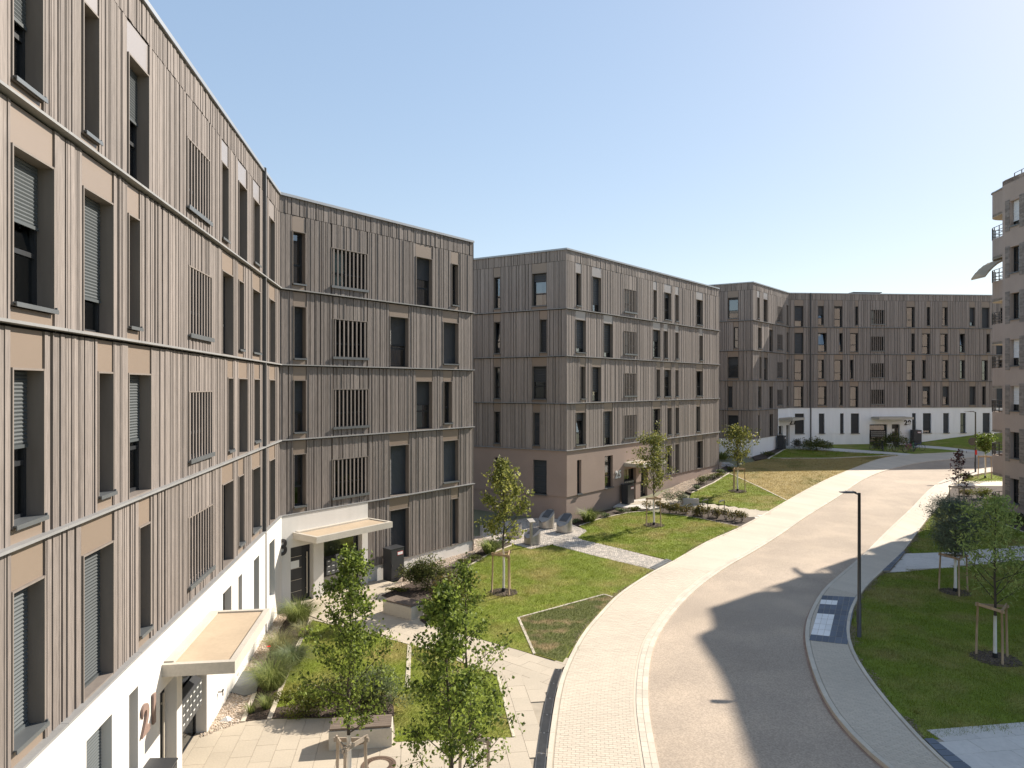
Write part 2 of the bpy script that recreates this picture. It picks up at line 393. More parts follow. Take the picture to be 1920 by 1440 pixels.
        w = mb.build('window', ['lining', 'interior'], s.root)
        fr = MB(); ft = 0.07; tz = z0 + 0.36 * (z1 - z0)
        fr.box(a, a + ft, i, i + 0.07, z0, z1, T=T); fr.box(b - ft, b, i, i + 0.07, z0, z1, T=T)
        for c in (z0, z1 - ft, tz): fr.box(a + ft, b - ft, i + 0.003, i + 0.067, c, c + ft, T=T)
        fr.build('window_frame', 'frame', w)
        for c, d in ((z0 + ft, tz), (tz + ft, z1 - ft)):
            p = MB()
            if tilt and c > z0 + 0.2: p.quad(T(a + ft, i + .03, c), T(b - ft, i + .03, c), T(b - ft, i - 0.14, d), T(a + ft, i - 0.14, d))
            else: p.quad(T(a + ft, i + .03, c), T(b - ft, i + .03, c), T(b - ft, i + .03, d), T(a + ft, i + .03, d))
            p.build('pane', pane, w)
        if curtain:
            p = MB(); n = 14; w2 = (b - a) * s.rng.uniform(0.35, 0.75); x0 = a + 0.05
            for q in range(n):
                x = x0 + w2 * q / n; y = x0 + w2 * (q + 1) / n; da, db = (0.03 if q % 2 else 0.0), (0.0 if q % 2 else 0.03)
                p.quad(T(x, i - .12 + da, z0 + .05), T(y, i - .12 + db, z0 + .05), T(y, i - .12 + db, z1 - .05), T(x, i - .12 + da, z1 - .05))
            p.build('curtain', 'curtain', w)
        if shut > 0.02:
            zb = z1 - shut * (z1 - z0); p = MB(); st = 0.055 if slats else 0.16; n = max(1, int((z1 - zb) / st)); o0 = i + 0.085
            for q in range(n):
                za = z1 - (q + 1) * st; zc = za + st
                p.quad(T(a + .03, o0, za), T(b - .03, o0, za), T(b - .03, o0 + .014, za + st * .55), T(a + .03, o0 + .014, za + st * .55))
                p.quad(T(a + .03, o0 + .014, za + st * .55), T(b - .03, o0 + .014, za + st * .55), T(b - .03, o0, zc), T(a + .03, o0, zc))
            zl = z1 - n * st; p.box(a + .03, b - .03, o0 - .005, o0 + .025, zl - .05, zl, T=T)
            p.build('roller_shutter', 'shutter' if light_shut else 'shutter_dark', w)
        if sill:
            p = MB(); p.box(a - .02, b + .04, i + .06, off + .075, z0 - .002, z0 + .018, T=T); p.box(a - .02, b + .04, off + .06, off + .078, z0 - .045, z0 - .002, T=T)
            p.box(b + .018, b + .04, i + .2, off + .06, z0 + .018, z0 + .05, T=T)
            p.build('window_sill', 'sill', w)
        return w
    def panel(s, fac, a, b, z0, z1, m='panel', off=-0.012):
        p = MB(); p.box(a + .006, b - .006, off - .03, off, z0, z1, T=fac.T); p.build('facade_panel', m, s.root)
    def lattice(s, fac, a, b, z0, z1, curtain=False):
        s.window(fac, a, b, z0, z1, 0, 0, 0.26, True, False, curtain=curtain, pane='glass_plain')
        n = max(4, round((b - a) / 0.225)); w = 0.068; st = (b - a) / n
        for k in range(n):
            p = MB(); x = a + st * (k + 0.5); p.box(x - w / 2, x + w / 2, -0.018, 0.012, z0 + .02, z1 + .03, T=fac.T); p.build('lattice_slat', 'board', s.root)
        p = MB(); p.box(a - .06, b + .05, -.10, .085, z0 - .03, z0 + .015, T=fac.T); p.box(a - .06, b + .05, .065, .09, z0 - .06, z0 + .045, T=fac.T)
        p.build('lattice_sill', 'sill', s.root)
    def storey(s, fac, u0, u1, zl, zh, wins, top=None, panelmat='panel', far=False, header=0.62, slats=True):
        """one boarded storey between two ledges; wins = (left px, right px, kind, shutter share[, curtain])"""
        zb = zl + LEDGE_T / 2; zt = (top[0] if top else zh - LEDGE_T / 2 - 0.04); holes = []; cuts = []
        for wd in wins:
            xa, xb, kind = wd[:3]; sh = wd[3] if len(wd) > 3 else None; cur = len(wd) > 4 and wd[4]
            a, b = fac.u(xa), fac.u(xb)
            if kind == 'L':
                z0, z1 = zl + 0.36, zl + 1.99; holes.append((a, b, z0, z1)); s.lattice(fac, a, b, z0, z1, cur)
                s.add_boards(fac, a, b, zb, z0 - .03); s.add_boards(fac, a, b, z1 + .03, zt)
                cuts.append((a - .03, b + .03)); continue
            z0 = zb + (0.24 if kind == 's' else 0.03); z1 = zl + 3.0 - header - 0.02
            if sh is None: sh = s.rng.choice((0, 0, .3, .45, .6, 1, 1)) if not far else s.rng.choice((0, 0, 0, 0, .25, 1))
            if not cur and s.rng.random() < .16: cur = True
            holes.append((a, b, z0, z1)); cuts.append((a - .03, b + .03))
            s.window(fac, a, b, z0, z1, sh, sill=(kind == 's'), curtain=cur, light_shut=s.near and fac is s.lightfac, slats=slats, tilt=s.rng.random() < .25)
            pm_ = panelmat
            s.panel(fac, a - .03, b + .03, z1 + .032, zt - .002, pm_)
            if kind == 's': s.panel(fac, a - .03, b + .03, zb, z0 - .05, 'panel')
        s.wall(fac, u0, u1, zl, zh, holes, -0.115, 'backing', 0, 'wall_backing')
        cuts.sort(); x = u0
        for a, b in cuts + [(u1, u1)]:
            s.add_boards(fac, x, a, zb, zt); x = b
        if top:
            s.add_boards(fac, u0, u1, top[0] + .018, top[1])
    lightfac = None
    def ledge(s, fac, u0, u1, z, out=0.125, e0=0.0, e1=0.0, name='ledge'):
        p = MB(); n = max(1, round((u1 - u0) / 3.0)); st = (u1 - u0) / n
        q = MB()
        def cor(u, o): return fac.T(u + (e0 * o if u == u0 else e1 * o if u == u1 else 0), o, 0)
        for k in range(n):
            a, b = u0 + k * st, u0 + (k + 1) * st
            ga = 0 if k == 0 else .004; gb = 0 if k == n - 1 else .004
            a_, b_ = (u0 if k == 0 else a + ga), (u1 if k == n - 1 else b - gb)
            c = [cor(a_, -.05), cor(b_, -.05), cor(b_, out), cor(a_, out)]
            m = MB(); m.hexa([(x, y, z - LEDGE_T / 2) for x, y, _ in c] + [(x, y, z + LEDGE_T / 2) for x, y, _ in c]); m.build(name, 'ledge', s.root)
    def cap(s, fac, u0, u1, z, e0=0.0, e1=0.0):
        def cor(u, o): return fac.T(u + (e0 * o if u == u0 else e1 * o), o, 0)
        c = [cor(u0, -.35), cor(u1, -.35), cor(u1, .075), cor(u0, .075)]
        m = MB(); m.hexa([(x, y, z - .09) for x, y, _ in c] + [(x, y, z + .015) for x, y, _ in c]); m.build('parapet_cap', 'cap', s.root)
    def canopy(s, fac, a, b, z, off, out=1.5, t=0.25):
        m = MB(); T = fac.T
        m.box(a, b, off, off + out, z - t, z - .05, T=T)
        m.box(a, b, off + out - .13, off + out, z - .05, z, T=T); m.box(a, a + .13, off, off + out - .13, z - .05, z, T=T)
        m.box(b - .13, b, off, off + out - .13, z - .05, z, T=T); m.box(a + .13, b - .13, off, off + .2, z - .05, z + .03, T=T)
        o = m.build('canopy', 'concrete', s.root)
        m = MB(); m.box(a + .13, b - .13, off + .2, off + out - .13, z - .05, z - .035, T=T); m.build('roof_membrane', 'membrane', o)
    def number(s, fac, text, u, z, off, h, m, flip=False):
        cu = bpy.data.curves.new('house_number', 'FONT'); cu.body = text; cu.size = h / 0.72; cu.extrude = 0.02; cu.offset = 0.022 * h / .58
        cu.space_character = 1.12; cu.align_x = 'CENTER'; cu.align_y = 'CENTER'
        t = bpy.data.objects.new('house_number_tmp', cu); COL.objects.link(t)
        dg = bpy.context.evaluated_depsgraph_get(); me = bpy.data.meshes.new_from_object(t.evaluated_get(dg)); me.name = 'house_number'
        bpy.data.objects.remove(t); me.materials.clear(); me.materials.append(MATS[m])
        o = bpy.data.objects.new('house_number', me); d, n = fac.d, fac.n; q = fac.T(u, off + .03, z)
        o.matrix_basis = Matrix(((d.x, 0, n.x, q[0]), (d.y, 0, n.y, q[1]), (0, 1, 0, q[2]), (0, 0, 0, 1)))
        link(o, s.root)
    def entrance(s, fac, door, glazing, z0, z1, off, handle_right=True):
        T = fac.T; i = off - .26
        a, b = door; m = MB(); ft = .06
        m.box(a, a + ft, i - .06, i, z0, z1, T=T); m.box(b - ft, b, i - .06, i, z0, z1, T=T); m.box(a + ft, b - ft, i - .058, i - .002, z1 - ft, z1, T=T)
        m.box(a + ft, b - ft, i - .05, i - .02, z0 + .01, z1 - ft, T=T)
        o = m.build('entrance_door', 'frame', s.root)
        st = (z1 - z0) / 5; xa, xb = a + .1, a + .1 + (b - a - .2) * .68
        for k in range(5):
            p = MB(); p.quad(T(xa, i - .016, z0 + k * st + .03), T(xb, i - .016, z0 + k * st + .03), T(xb, i - .016, z0 + (k + 1) * st - .03), T(xa, i - .016, z0 + (k + 1) * st - .03)); p.build('door_pane', 'box_grey', o)
            p = MB(); p.box(xa, xb, i - .019, i - .008, z0 + (k + 1) * st - .012, z0 + (k + 1) * st + .006, T=T); p.build('door_bar', 'soffit', o)
        p = MB(); hx = b - .16 if handle_right else a + .16; p.box(hx - .018, hx + .018, i + .02, i + .05, z0 + .3, z1 - .35, T=T)
        p.box(hx - .012, hx + .012, i - .02, i + .02, z0 + .5, z0 + .54, T=T); p.box(hx - .012, hx + .012, i - .02, i + .02, z1 - .6, z1 - .56, T=T); p.build('door_handle', 'soffit', o)
        p = MB(); p.box(xa + .1, xb - .12, i - .016, i - .011, z0 + 1.42, z0 + 1.72, T=T); p.build('notice', 'label_white', o)
        a, b = glazing; m = MB()
        m.box(a, a + ft, i - .06, i, z0, z1, T=T); m.box(b - ft, b, i - .06, i, z0, z1, T=T)
        for z in (z0, z1 - ft): m.box(a + ft, b - ft, i - .058, i - .002, z, z + ft, T=T)
        k = i - 1.3
        m.quad(T(a, k, z0), T(b, k, z0), T(b, k, z1), T(a, k, z1), 1); m.quad(T(a, i, z0 + .002), T(b, i, z0 + .002), T(b, k, z0 + .002), T(a, k, z0 + .002), 1)
        for x in (a, b): m.quad(T(x, i, z0), T(x, k, z0), T(x, k, z1), T(x, i, z1), 1)
        m.quad(T(a, i, z1), T(b, i, z1), T(b, k, z1), T(a, k, z1), 1)
        o = m.build('entrance_glazing', ['frame', 'interior'], s.root)
        p = MB(); p.quad(T(a + ft, i - .03, z0 + ft), T(b - ft, i - .03, z0 + ft), T(b - ft, i - .03, z1 - ft), T(a + ft, i - .03, z1 - ft)); p.build('pane', 'glass', o)
        lb = MB(); xa, xb = a + .18, b - .2; za, zb = z0 + .85, z0 + 1.5
        lb.hexa([T(xa, i, za), T(xb, i, za), T(xb, i + .2, za), T(xa, i + .2, za), T(xa, i, zb + .1), T(xb, i, zb + .1), T(xb, i + .2, zb), T(xa, i + .2, zb)])
        lo = lb.build('letterbox_unit', 'box_grey', s.root)
        nc = max(3, round((xb - xa) / .26))
        for r in range(3):
            for c in range(nc):
                cw = (xb - xa) / nc; ch = (zb - za) / 3; p = MB()
                p.box(xa + c * cw + .012, xa + (c + 1) * cw - .012, i + .2, i + .206, za + r * ch + .012, za + (r + 1) * ch - .012, T=T)
                p.box(xa + c * cw + cw * .3, xa + c * cw + cw * .72, i + .206, i + .209, za + r * ch + ch * .62, za + r * ch + ch * .74, 1, T=T)
                p.build('letterbox', ['letterbox', 'label_white'], lo)
    def body(s, foot, z0, z1, m='roof'):
        b = MB(); b.prism(foot, z0, z1); b.build('roof_body', m, s.root)

# ------------------------------------------------------------------ building 21 / 23 (left row)
b1 = Building('apartment_building', -6.6, 9.0, 0, 'near left board-clad apartment row with entrances 21 and 23 and white base', True)
fa = Facade((-6.06, 5.0), (-9.18, 28.02)); fb = Facade((-9.18, 28.02), (-2.04, 37.5)); b1.lightfac = fa
LV = [3.67, 6.66, 9.65, 12.66]; RF = 16.44
A = fa.len; Bn = fb.len
w5 = [(22, 77, 's', .55), (155, 183, 's', 0), (240, 277, 'f', .45), (350, 392, 'L'), (415, 427, 's', 0), (447, 462, 'f', 0), (475, 486, 's', 0), (505, 514, 'f', 0)]
w4 = [(22, 98, 's', .42), (155, 210, 'f', .76), (240, 260, 's', 0), (353, 395, 'L'), (416, 436, 'f', 0), (447, 456, 's', 0), (473, 487, 's', 0), (505, 515, 'f', 0)]
w3 = [(22, 79, 's', .5), (183, 210, 's', 0), (240, 281, 'f', .55), (353, 396, 'L'), (427, 436, 's', 0), (447, 463, 'f', 0), (476, 486, 's', 0), (505, 515, 'f', 0)]
w2 = [(22, 80, 's', .97), (155, 210, 'f', 1), (260, 280, 's', 0), (352, 397, 'L'), (417, 436, 'f', 0), (447, 456, 's', 0), (473, 487, 's', 0), (505, 515, 'f', 0)]
b1.storey(fa, 0, A, LV[3], RF, w5, top=(RF - .78, RF - .09), panelmat='panel_sky_sheen')
b1.storey(fa, 0, A, LV[2], LV[3], w4); b1.storey(fa, 0, A, LV[1], LV[2], w3); b1.storey(fa, 0, A, LV[0], LV[1], w2)
v5 = [(549, 572, 's', 0), (622, 688, 'L', 0, True), (780.5, 810, 'f', .45), (847, 859, 's', 0)]
v4 = [(551, 573, 's', 1), (624.5, 688, 'L'), (731, 765.5, 'f', .55), (831, 859, 's', 1)]
v3 = [(551, 573, 's', .6), (625, 690, 'L'), (780, 810, 'f', .5, True), (832, 847, 's', 0)]
v2 = [(551, 573, 's', 0), (623, 689, 'L'), (731, 766, 'f', 1), (831, 859, 's', 1)]
b1.storey(fb, 0, Bn, LV[3], RF, v5, top=(RF - .78, RF - .09))
b1.storey(fb, 0, Bn, LV[2], LV[3], v4); b1.storey(fb, 0, Bn, LV[1], LV[2], v3); b1.storey(fb, 0, Bn, LV[0], LV[1], v2)
um = fb.u(687)
b1.storey(fb, um, Bn, .68, LV[0], [(731, 766, 'f', 1), (847, 859, 'f', 1)])
b1.finish_boards(300)
for z in LV:
    b1.ledge(fa, 0, A, z, e1=-.412); b1.ledge(fb, 0, Bn, z, e0=.412)
b1.cap(fa, 0, A, RF, e1=-.412); b1.cap(fb, 0, Bn, RF, e0=.412)
BO = 0.10
ho = [(fa.u(a, BO), fa.u(b, BO), 1.0, 3.1) for a, b in ((162, 210), (242, 259), (418, 434), (447, 454), (476, 486), (505, 515))]
d21 = (fa.u(300, BO), fa.u(331.5, BO)); g21 = (fa.u(341.5, BO), fa.u(387.7, BO))
b1.wall(fa, 0, A, -.4, LV[0] - .03, ho + [(*d21, -.4, 2.45), (*g21, -.4, 2.6)], BO, 'white', .26)
for k, (a, b, c, d) in enumerate(ho): b1.window(fa, a, b, c, d, 1 if k == 0 else 0, BO, .26, False, False)
b1.entrance(fa, d21, g21, 0.0, 2.45, BO)
b1.canopy(fa, fa.u(303, BO), fa.u(396, BO), 3.0, BO, 1.46)
b1.number(fa, '21', (fa.u(265, BO) + fa.u(290, BO)) / 2, 2.3, BO, .58, 'digit_brown')
d23 = (fb.u(545, BO), fb.u(588, BO)); g23 = (fb.u(607, BO), fb.u(679, BO))
b1.wall(fb, 0.03, um, -.4, LV[0] - .03, [(*d23, -.4, 2.35), (*g23, -.4, 2.5)], BO, 'white', .26)
m = MB(); m.quad(fb.T(um, BO, -.4), fb.T(um, -.2, -.4), fb.T(um, -.2, LV[0] - .03), fb.T(um, BO, LV[0] - .03)); m.build('wall_return', 'white', b1.root)
b1.wall(fb, um, Bn, -.4, .70, [], -.05, 'white', 0, 'plinth')
b1.entrance(fb, d23, g23, 0.0, 2.35, BO)
b1.canopy(fb, fb.u(549, BO), fb.u(692, BO), 2.95, BO, 1.5)
b1.number(fb, '23', fb.u(520, BO), 2.42, BO, .62, 'digit_dark')
m = MB(); uu = fa.u(499.5, .12); m.box(uu - .06, uu + .06, .0, .118, -.3, RF + .05, T=fa.T); m.build('rain_pipe', 'pipe', b1.root)
b1.body([fa.T(0, -1.1, 0)[:2], fa.T(A - .3, -1.1, 0)[:2], fb.T(.3, -1.1, 0)[:2], fb.T(Bn, -1.1, 0)[:2], fb.T(Bn, -13, 0)[:2], (-24, 30), (-20, 5)], -.5, RF - .3, 'board_shade_lift')
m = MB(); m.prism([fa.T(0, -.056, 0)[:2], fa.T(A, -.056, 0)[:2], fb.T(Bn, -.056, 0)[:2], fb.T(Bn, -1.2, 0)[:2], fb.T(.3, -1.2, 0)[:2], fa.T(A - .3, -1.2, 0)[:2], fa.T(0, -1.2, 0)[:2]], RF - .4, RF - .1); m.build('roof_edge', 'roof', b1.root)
m = MB(); m.quad(fb.T(Bn, .02, -.4), fb.T(Bn, -1.2, -.4), fb.T(Bn, -1.2, RF - .1), fb.T(Bn, .02, RF - .1)); m.build('end_wall', 'board_shade_lift', b1.root)
# garden tap on the white base
m = MB(); q = fa.u(409, BO); m.tube([fa.T(q, BO, .62), fa.T(q, BO + .12, .62), fa.T(q, BO + .12, .52)], .018, 6); m.box(q - .05, q + .05, BO + .10, BO + .14, .64, .68, T=fa.T); m.build('garden_tap', 'pipe', b1.root)

# ------------------------------------------------------------------ building 25 (middle)
b2 = Building('apartment_building', 3.43, 44.8, .3, 'middle brown apartment block with white number 25 at its entrance')
fc = Facade((-7.63, 51.64), (3.43, 44.8)); fd = Facade((3.43, 44.8), (18.4, 63.2))
LV2 = [4.72, 7.71, 10.71, 13.71]; RF2 = 17.5; C = fc.len; D = fd.len
la = [(926, 937.5, 's', 0), (998, 1024.5, 's', .3)]; lb = [(926, 937.5, 's', 0), (1012, 1025, 's', 1)]; lc = [(926, 937.5, 's', 0, True), (998, 1024.5, 's', .5, True)]; ld = [(926, 937.5, 's', 0), (999.5, 1012, 's', 1)]
ra = [(1080, 1089, 's', 0), (1111, 1127, 'f', .8), (1170, 1193, 'L', 0, True), (1225, 1231, 's', 0), (1246, 1258, 's', .2), (1266.7, 1272, 's', 0), (1306, 1317.5, 's', 0)]
rb = [(1080, 1098, 's', .9), (1132, 1148.6, 'f', .9), (1170, 1193, 'L', 0, True), (1224.5, 1238, 's', .4), (1245, 1252, 's', 0), (1266.7, 1272, 's', 0), (1312, 1317.5, 's', 0)]
rc = [(1089, 1097.5, 's', 0), (1110.5, 1126.7, 'f', .7), (1170, 1193, 'L'), (1231, 1237.5, 's', 0), (1246, 1258, 's', .3), (1266.7, 1272, 's', 0), (1306, 1317.5, 's', 0)]
rd = [(1080, 1098, 's', .3), (1132.8, 1148, 'f', .8), (1170, 1193, 'L'), (1224.5, 1238, 's', 0), (1252, 1259, 's', 0), (1266.7, 1273, 's', 0), (1306, 1312.8, 's', 0)]
re = [(1231.6, 1239, 'f', 0), (1251, 1259, 'f', 0), (1266.7, 1272.7, 'f', 0), (1307, 1317.5, 'f', 0)]
for i, (l, r) in enumerate(((ld, rd), (lc, rc), (lb, rb))):
    b2.storey(fc, 0, C, LV2[i], LV2[i + 1], l, far=True, slats=False); b2.storey(fd, 0, D, LV2[i], LV2[i + 1], r, far=True, slats=False, panelmat='panel_sky_sheen' if i == 2 else 'panel')
b2.storey(fc, 0, C, LV2[3], RF2, la, top=(RF2 - .78, RF2 - .09), far=True, slats=False); b2.storey(fd, 0, D, LV2[3], RF2, ra, top=(RF2 - .78, RF2 - .09), far=True, slats=False, panelmat='panel_sky_sheen')
um2 = fd.u(1216); b2.storey(fd, um2, D, 1.80, LV2[0], re, far=True, slats=False)
b2.finish_boards()
for z in LV2: b2.ledge(fc, 0, C, z, e1=.885); b2.ledge(fd, 0, D, z, e0=-.885)
b2.cap(fc, 0, C, RF2, e1=.885); b2.cap(fd, 0, D, RF2, e0=-.885)
for k in range(5):
    z0 = ([1.8] + LV2)[k] + .03; z1 = (LV2 + [RF2 - .09])[k] - .03
    if k: m = MB(); m.prism([fc.T(C - .05, .012, 0)[:2], fc.T(C + .01, .012, 0)[:2], fd.T(.05, .012, 0)[:2], fd.T(.05, -.05, 0)[:2]], z0, z1); m.build('corner_board', 'board_shade_lift', b2.root)
o2 = .05
hl = [(fc.u(a, o2), fc.u(b, o2), 1.84, 4.04) for a, b in ((927, 937), (999, 1025))]; hr = [(fd.u(a, o2), fd.u(b, o2), 1.84, 4.04) for a, b in ((1082, 1090), (1134, 1149))]
g25 = (fd.u(1170, o2), fd.u(1193, o2)); d25 = (fd.u(1202, o2), fd.u(1215, o2))
b2.wall(fc, 0, C + .05, 1.81, LV2[0] - .03, hl, o2, 'brown_plaster', .24)
b2.wall(fd, -.05, um2, 1.81, LV2[0] - .03, hr + [(*g25, 1.81, 2.9), (*d25, 1.81, 2.9)], o2, 'brown_plaster', .24)
b2.wall(fc, 0, C, -.5, 1.81, [], 0.0, 'brown_plaster', 0, 'plinth'); b2.wall(fd, 0, um2, -.5, 1.81, [(*g25, -.5, 1.81), (*d25, -.5, 1.81)], 0.0, 'brown_plaster', .2, 'plinth')
b2.wall(fd, um2, D, -.5, 1.83, [], -.05, 'brown_plaster', 0, 'plinth')
m = MB(); m.quad(fd.T(um2, o2, 1.81), fd.T(um2, -.1, 1.81), fd.T(um2, -.1, LV2[0] - .03), fd.T(um2, o2, LV2[0] - .03))
m.quad(fc.T(0, o2, 1.81), fc.T(C + .05, o2, 1.81), fc.T(C, 0, 1.81), fc.T(0, 0, 1.81)); m.quad(fd.T(-.05, o2, 1.81), fd.T(um2, o2, 1.81), fd.T(um2, 0, 1.81), fd.T(0, 0, 1.81)); m.build('wall_return', 'brown_plaster', b2.root)
for h in hl: b2.window(fc, *h, 1 if h is hl[1] else .2, o2, .24, False, True, light_shut=False, slats=False)
for h in hr: b2.window(fd, *h, 0, o2, .24, False, True, slats=False)
b2.entrance(fd, d25, g25, .52, 2.9, .02)
b2.canopy(fd, fd.u(1170, o2), fd.u(1214, o2), 3.38, o2, 1.5)
b2.number(fd, '25', fd.u(1158.5, o2), 2.62, o2, .52, 'digit_white')
fbk = [fc.T(0, -1.1, 0)[:2], fc.T(C - 1.1, -1.1, 0)[:2], fd.T(1.1, -1.1, 0)[:2], fd.T(D, -1.1, 0)[:2], fd.T(D, -14, 0)[:2]]
b2.body([fc.T(0, -1.1, 0)[:2], (Vector(fc.T(C, -1.1, 0)[:2]) + Vector(fd.T(0, -1.1, 0)[:2])) / 2, fd.T(D, -1.1, 0)[:2], fd.T(D, -13, 0)[:2]], -.5, RF2 - .3, 'board_shade_lift')
m = MB(); m.prism([fc.T(0, -.056, 0)[:2], (3.43, 44.87), fd.T(D, -.056, 0)[:2], fd.T(D, -13, 0)[:2]], RF2 - .4, RF2 - .1); m.build('roof_edge', 'roof', b2.root)
m = MB(); m.quad(fd.T(D, .02, -.4), fd.T(D, -1.2, -.4), fd.T(D, -1.2, RF2 - .1), fd.T(D, .02, RF2 - .1)); m.build('end_wall', 'board_shade_lift', b2.root)

# ------------------------------------------------------------------ building 27 / 29 (far end)
b3 = Building('apartment_building', 31, 79, 2.2, 'far board-clad apartment building with white ground floor and number 29')
fe = Facade((13.8, 77.1), (24.0, 70.8)); ff = Facade((24.0, 70.8), (30.9, 79.2)); fg = Facade((30.9, 79.2), (66.0, 82.0))
LV3 = [6.40, 9.38, 12.38, 15.38]; RF3 = 19.2
E, Fl, G = fe.len, ff.len, fg.len
ew = [[(1365, 1373, 's', 1)], [(1365, 1384, 's', .4)], [(1375.6, 1384, 's', 0, True)], [(1365, 1384, 's', .1)]]
fw = [[(1421.5, 1427.5, 's', .3), (1442.6, 1448.8, 'f', 0), (1457, 1467, 'L'), (1475, 1478, 's', 0)], [(1424, 1427.5, 's', 0), (1432.7, 1439, 'f', .5), (1457, 1467, 'L'), (1475, 1478, 's', 0)],
      [(1421.5, 1427.5, 's', 0), (1442.6, 1448.8, 'f', .3), (1457, 1467, 'L'), (1475, 1478, 's', 0)], [(1420, 1424, 's', 0), (1432, 1439, 'f', 0), (1457, 1467, 'L'), (1475, 1478, 's', 0)]]
gw = [[(1489, 1506, 'f', 0), (1534, 1549.7, 's', 0), (1573.8, 1580, 's', 0), (1594, 1609, 'f', 0, True), (1632.5, 1658.4, 'L'), (1700.6, 1707.5, 's', 0), (1730, 1744, 's', .3), (1767.5, 1779, 's', .6), (1818, 1829, 's', 1), (1842, 1848, 's', 0), (1868.5, 1884, 'f', 1)],
      [(1490, 1506, 'f', 0), (1534, 1545, 's', 0), (1564.4, 1580, 'f', 0), (1594, 1600, 's', 0), (1632.5, 1658.4, 'L'), (1700, 1715, 'f', 0, True), (1729, 1735.6, 's', 0), (1767.5, 1778, 's', 0), (1799.7, 1809, 's', 0), (1841, 1852, 'f', 0), (1872, 1880, 's', 0)],
      [(1490, 1506, 'f', 1), (1534, 1549.7, 's', 0), (1573.8, 1580, 's', 0), (1594, 1609, 's', 0), (1632.5, 1658.4, 'L'), (1709, 1715, 's', 0), (1729, 1744, 'f', 0), (1763, 1777, 's', 0), (1799.7, 1809, 's', 0), (1850, 1856, 's', 0), (1868, 1882, 'f', 1)],
      [(1490, 1506, 'f', .75), (1534, 1544.4, 's', .5), (1564.4, 1579.4, 'f', .05), (1603.8, 1609, 's', 0), (1632.5, 1658.4, 'L', 0, True), (1700, 1715, 'f', 0), (1738, 1744, 's', 0), (1767, 1777, 's', 0), (1818, 1828, 's', .8), (1841, 1855, 'f', 1), (1876, 1882, 's', 0)]]
for i in range(3):
    for fac, n, ws in ((fe, E, ew), (ff, Fl, fw), (fg, G, gw)): b3.storey(fac, 0, n, LV3[i], LV3[i + 1], ws[i], far=True, slats=False)
for fac, n, ws, pmx in ((fe, E, ew, 'panel'), (ff, Fl, fw, 'panel_sky_sheen'), (fg, G, gw, 'panel')): b3.storey(fac, 0, n, LV3[3], RF3, ws[3], top=(RF3 - .78, RF3 - .09), far=True, slats=False, panelmat=pmx)
um3 = ff.u(1457.8)
b3.storey(fe, 0, E, 3.48, LV3[0], [(1365, 1384, 'f', 1)], far=True, slats=False); b3.storey(ff, 0, um3, 3.48, LV3[0], [(1421.5, 1424, 'f', 0), (1443, 1449, 'f', 0)], far=True, slats=False)
b3.finish_boards()
t1, t2 = math.tan(math.radians(41)), math.tan(math.radians(23))
for z in LV3: b3.ledge(fe, 0, E, z, e1=t1); b3.ledge(ff, 0, Fl, z, e0=-t1, e1=-t2); b3.ledge(fg, 0, G, z, e0=t2)
b3.cap(fe, 0, E, RF3, e1=t1); b3.cap(ff, 0, Fl, RF3, e0=-t1, e1=-t2); b3.cap(fg, 0, G, RF3, e0=t2)
b3.wall(fe, 0, E, 0, 3.5, [], -.05, 'white_shade_lift', 0, 'plinth'); b3.wall(ff, 0, um3, 0, 3.5, [], -.05, 'white_shade_lift', 0, 'plinth')
g27 = (ff.u(1459), ff.u(1467.5)); d27 = (ff.u(1473.5), ff.u(1480))
b3.wall(ff, um3, Fl + .1, 0, LV3[0] - .03, [(*g27, 0, 4.5), (*d27, 0, 4.5)], .05, 'white_shade_lift', .24)
b3.entrance(ff, d27, g27, 2.12, 4.4, .05); b3.canopy(ff, ff.u(1459), ff.u(1482), 5.35, .05, 1.5)
g29 = (fg.u(1630), fg.u(1663)); d29 = (fg.u(1671.6), fg.u(1686.6))
hg = [(fg.u(a), fg.u(b), 3.5, 5.74) for a, b in ((1490, 1507.5), (1535, 1545.6), (1574.7, 1581.6), (1595, 1610.6), (1709.7, 1717), (1730, 1745.6), (1768, 1779), (1800, 1810.6), (1842, 1856))]
b3.wall(fg, 0, G, 3.48, LV3[0] - .03, hg + [(*g29, 3.48, 4.5), (*d29, 3.48, 4.5)], .05, 'white_shade_lift', .24)
b3.wall(fg, 0, G, 0, 3.48, [(*g29, 0, 3.48), (*d29, 0, 3.48)], .02, 'white_shade_lift', .2, 'plinth')
for k, h in enumerate(hg): b3.window(fg, *h, (1, 1, 1, 1, 1, .9, 1, 0, 1)[k], .05, .24, False, True, light_shut=False, slats=False)
b3.entrance(fg, d29, g29, 2.25, 4.42, .05); b3.canopy(fg, fg.u(1633), fg.u(1697), 5.36, .05, 1.5)
b3.number(fg, '29', fg.u(1701), 4.66, .05, .55, 'digit_dark'); b3.number(fg, '27', fg.u(1486), 4.75, .05, .55, 'digit_dark')
m = MB(); uu = fg.u(1519.4); m.box(uu - .05, uu + .05, .05, .16, 2.0, RF3, T=fg.T); m.build('rain_pipe', 'pipe', b3.root)
b3.body([fe.T(0, -1.1, 0)[:2], (24.0, 72.3), (30.0, 80.6), fg.T(G, -1.1, 0)[:2], (66, 94), (14, 94)], 0, RF3 - .3, 'board_shade_lift')
m = MB(); m.prism([fe.T(0, -.056, 0)[:2], (24.0, 70.87), (30.87, 79.26), fg.T(G, -.056, 0)[:2], (66, 94), (14, 94)], RF3 - .4, RF3 - .1); m.build('roof_edge', 'roof', b3.root)
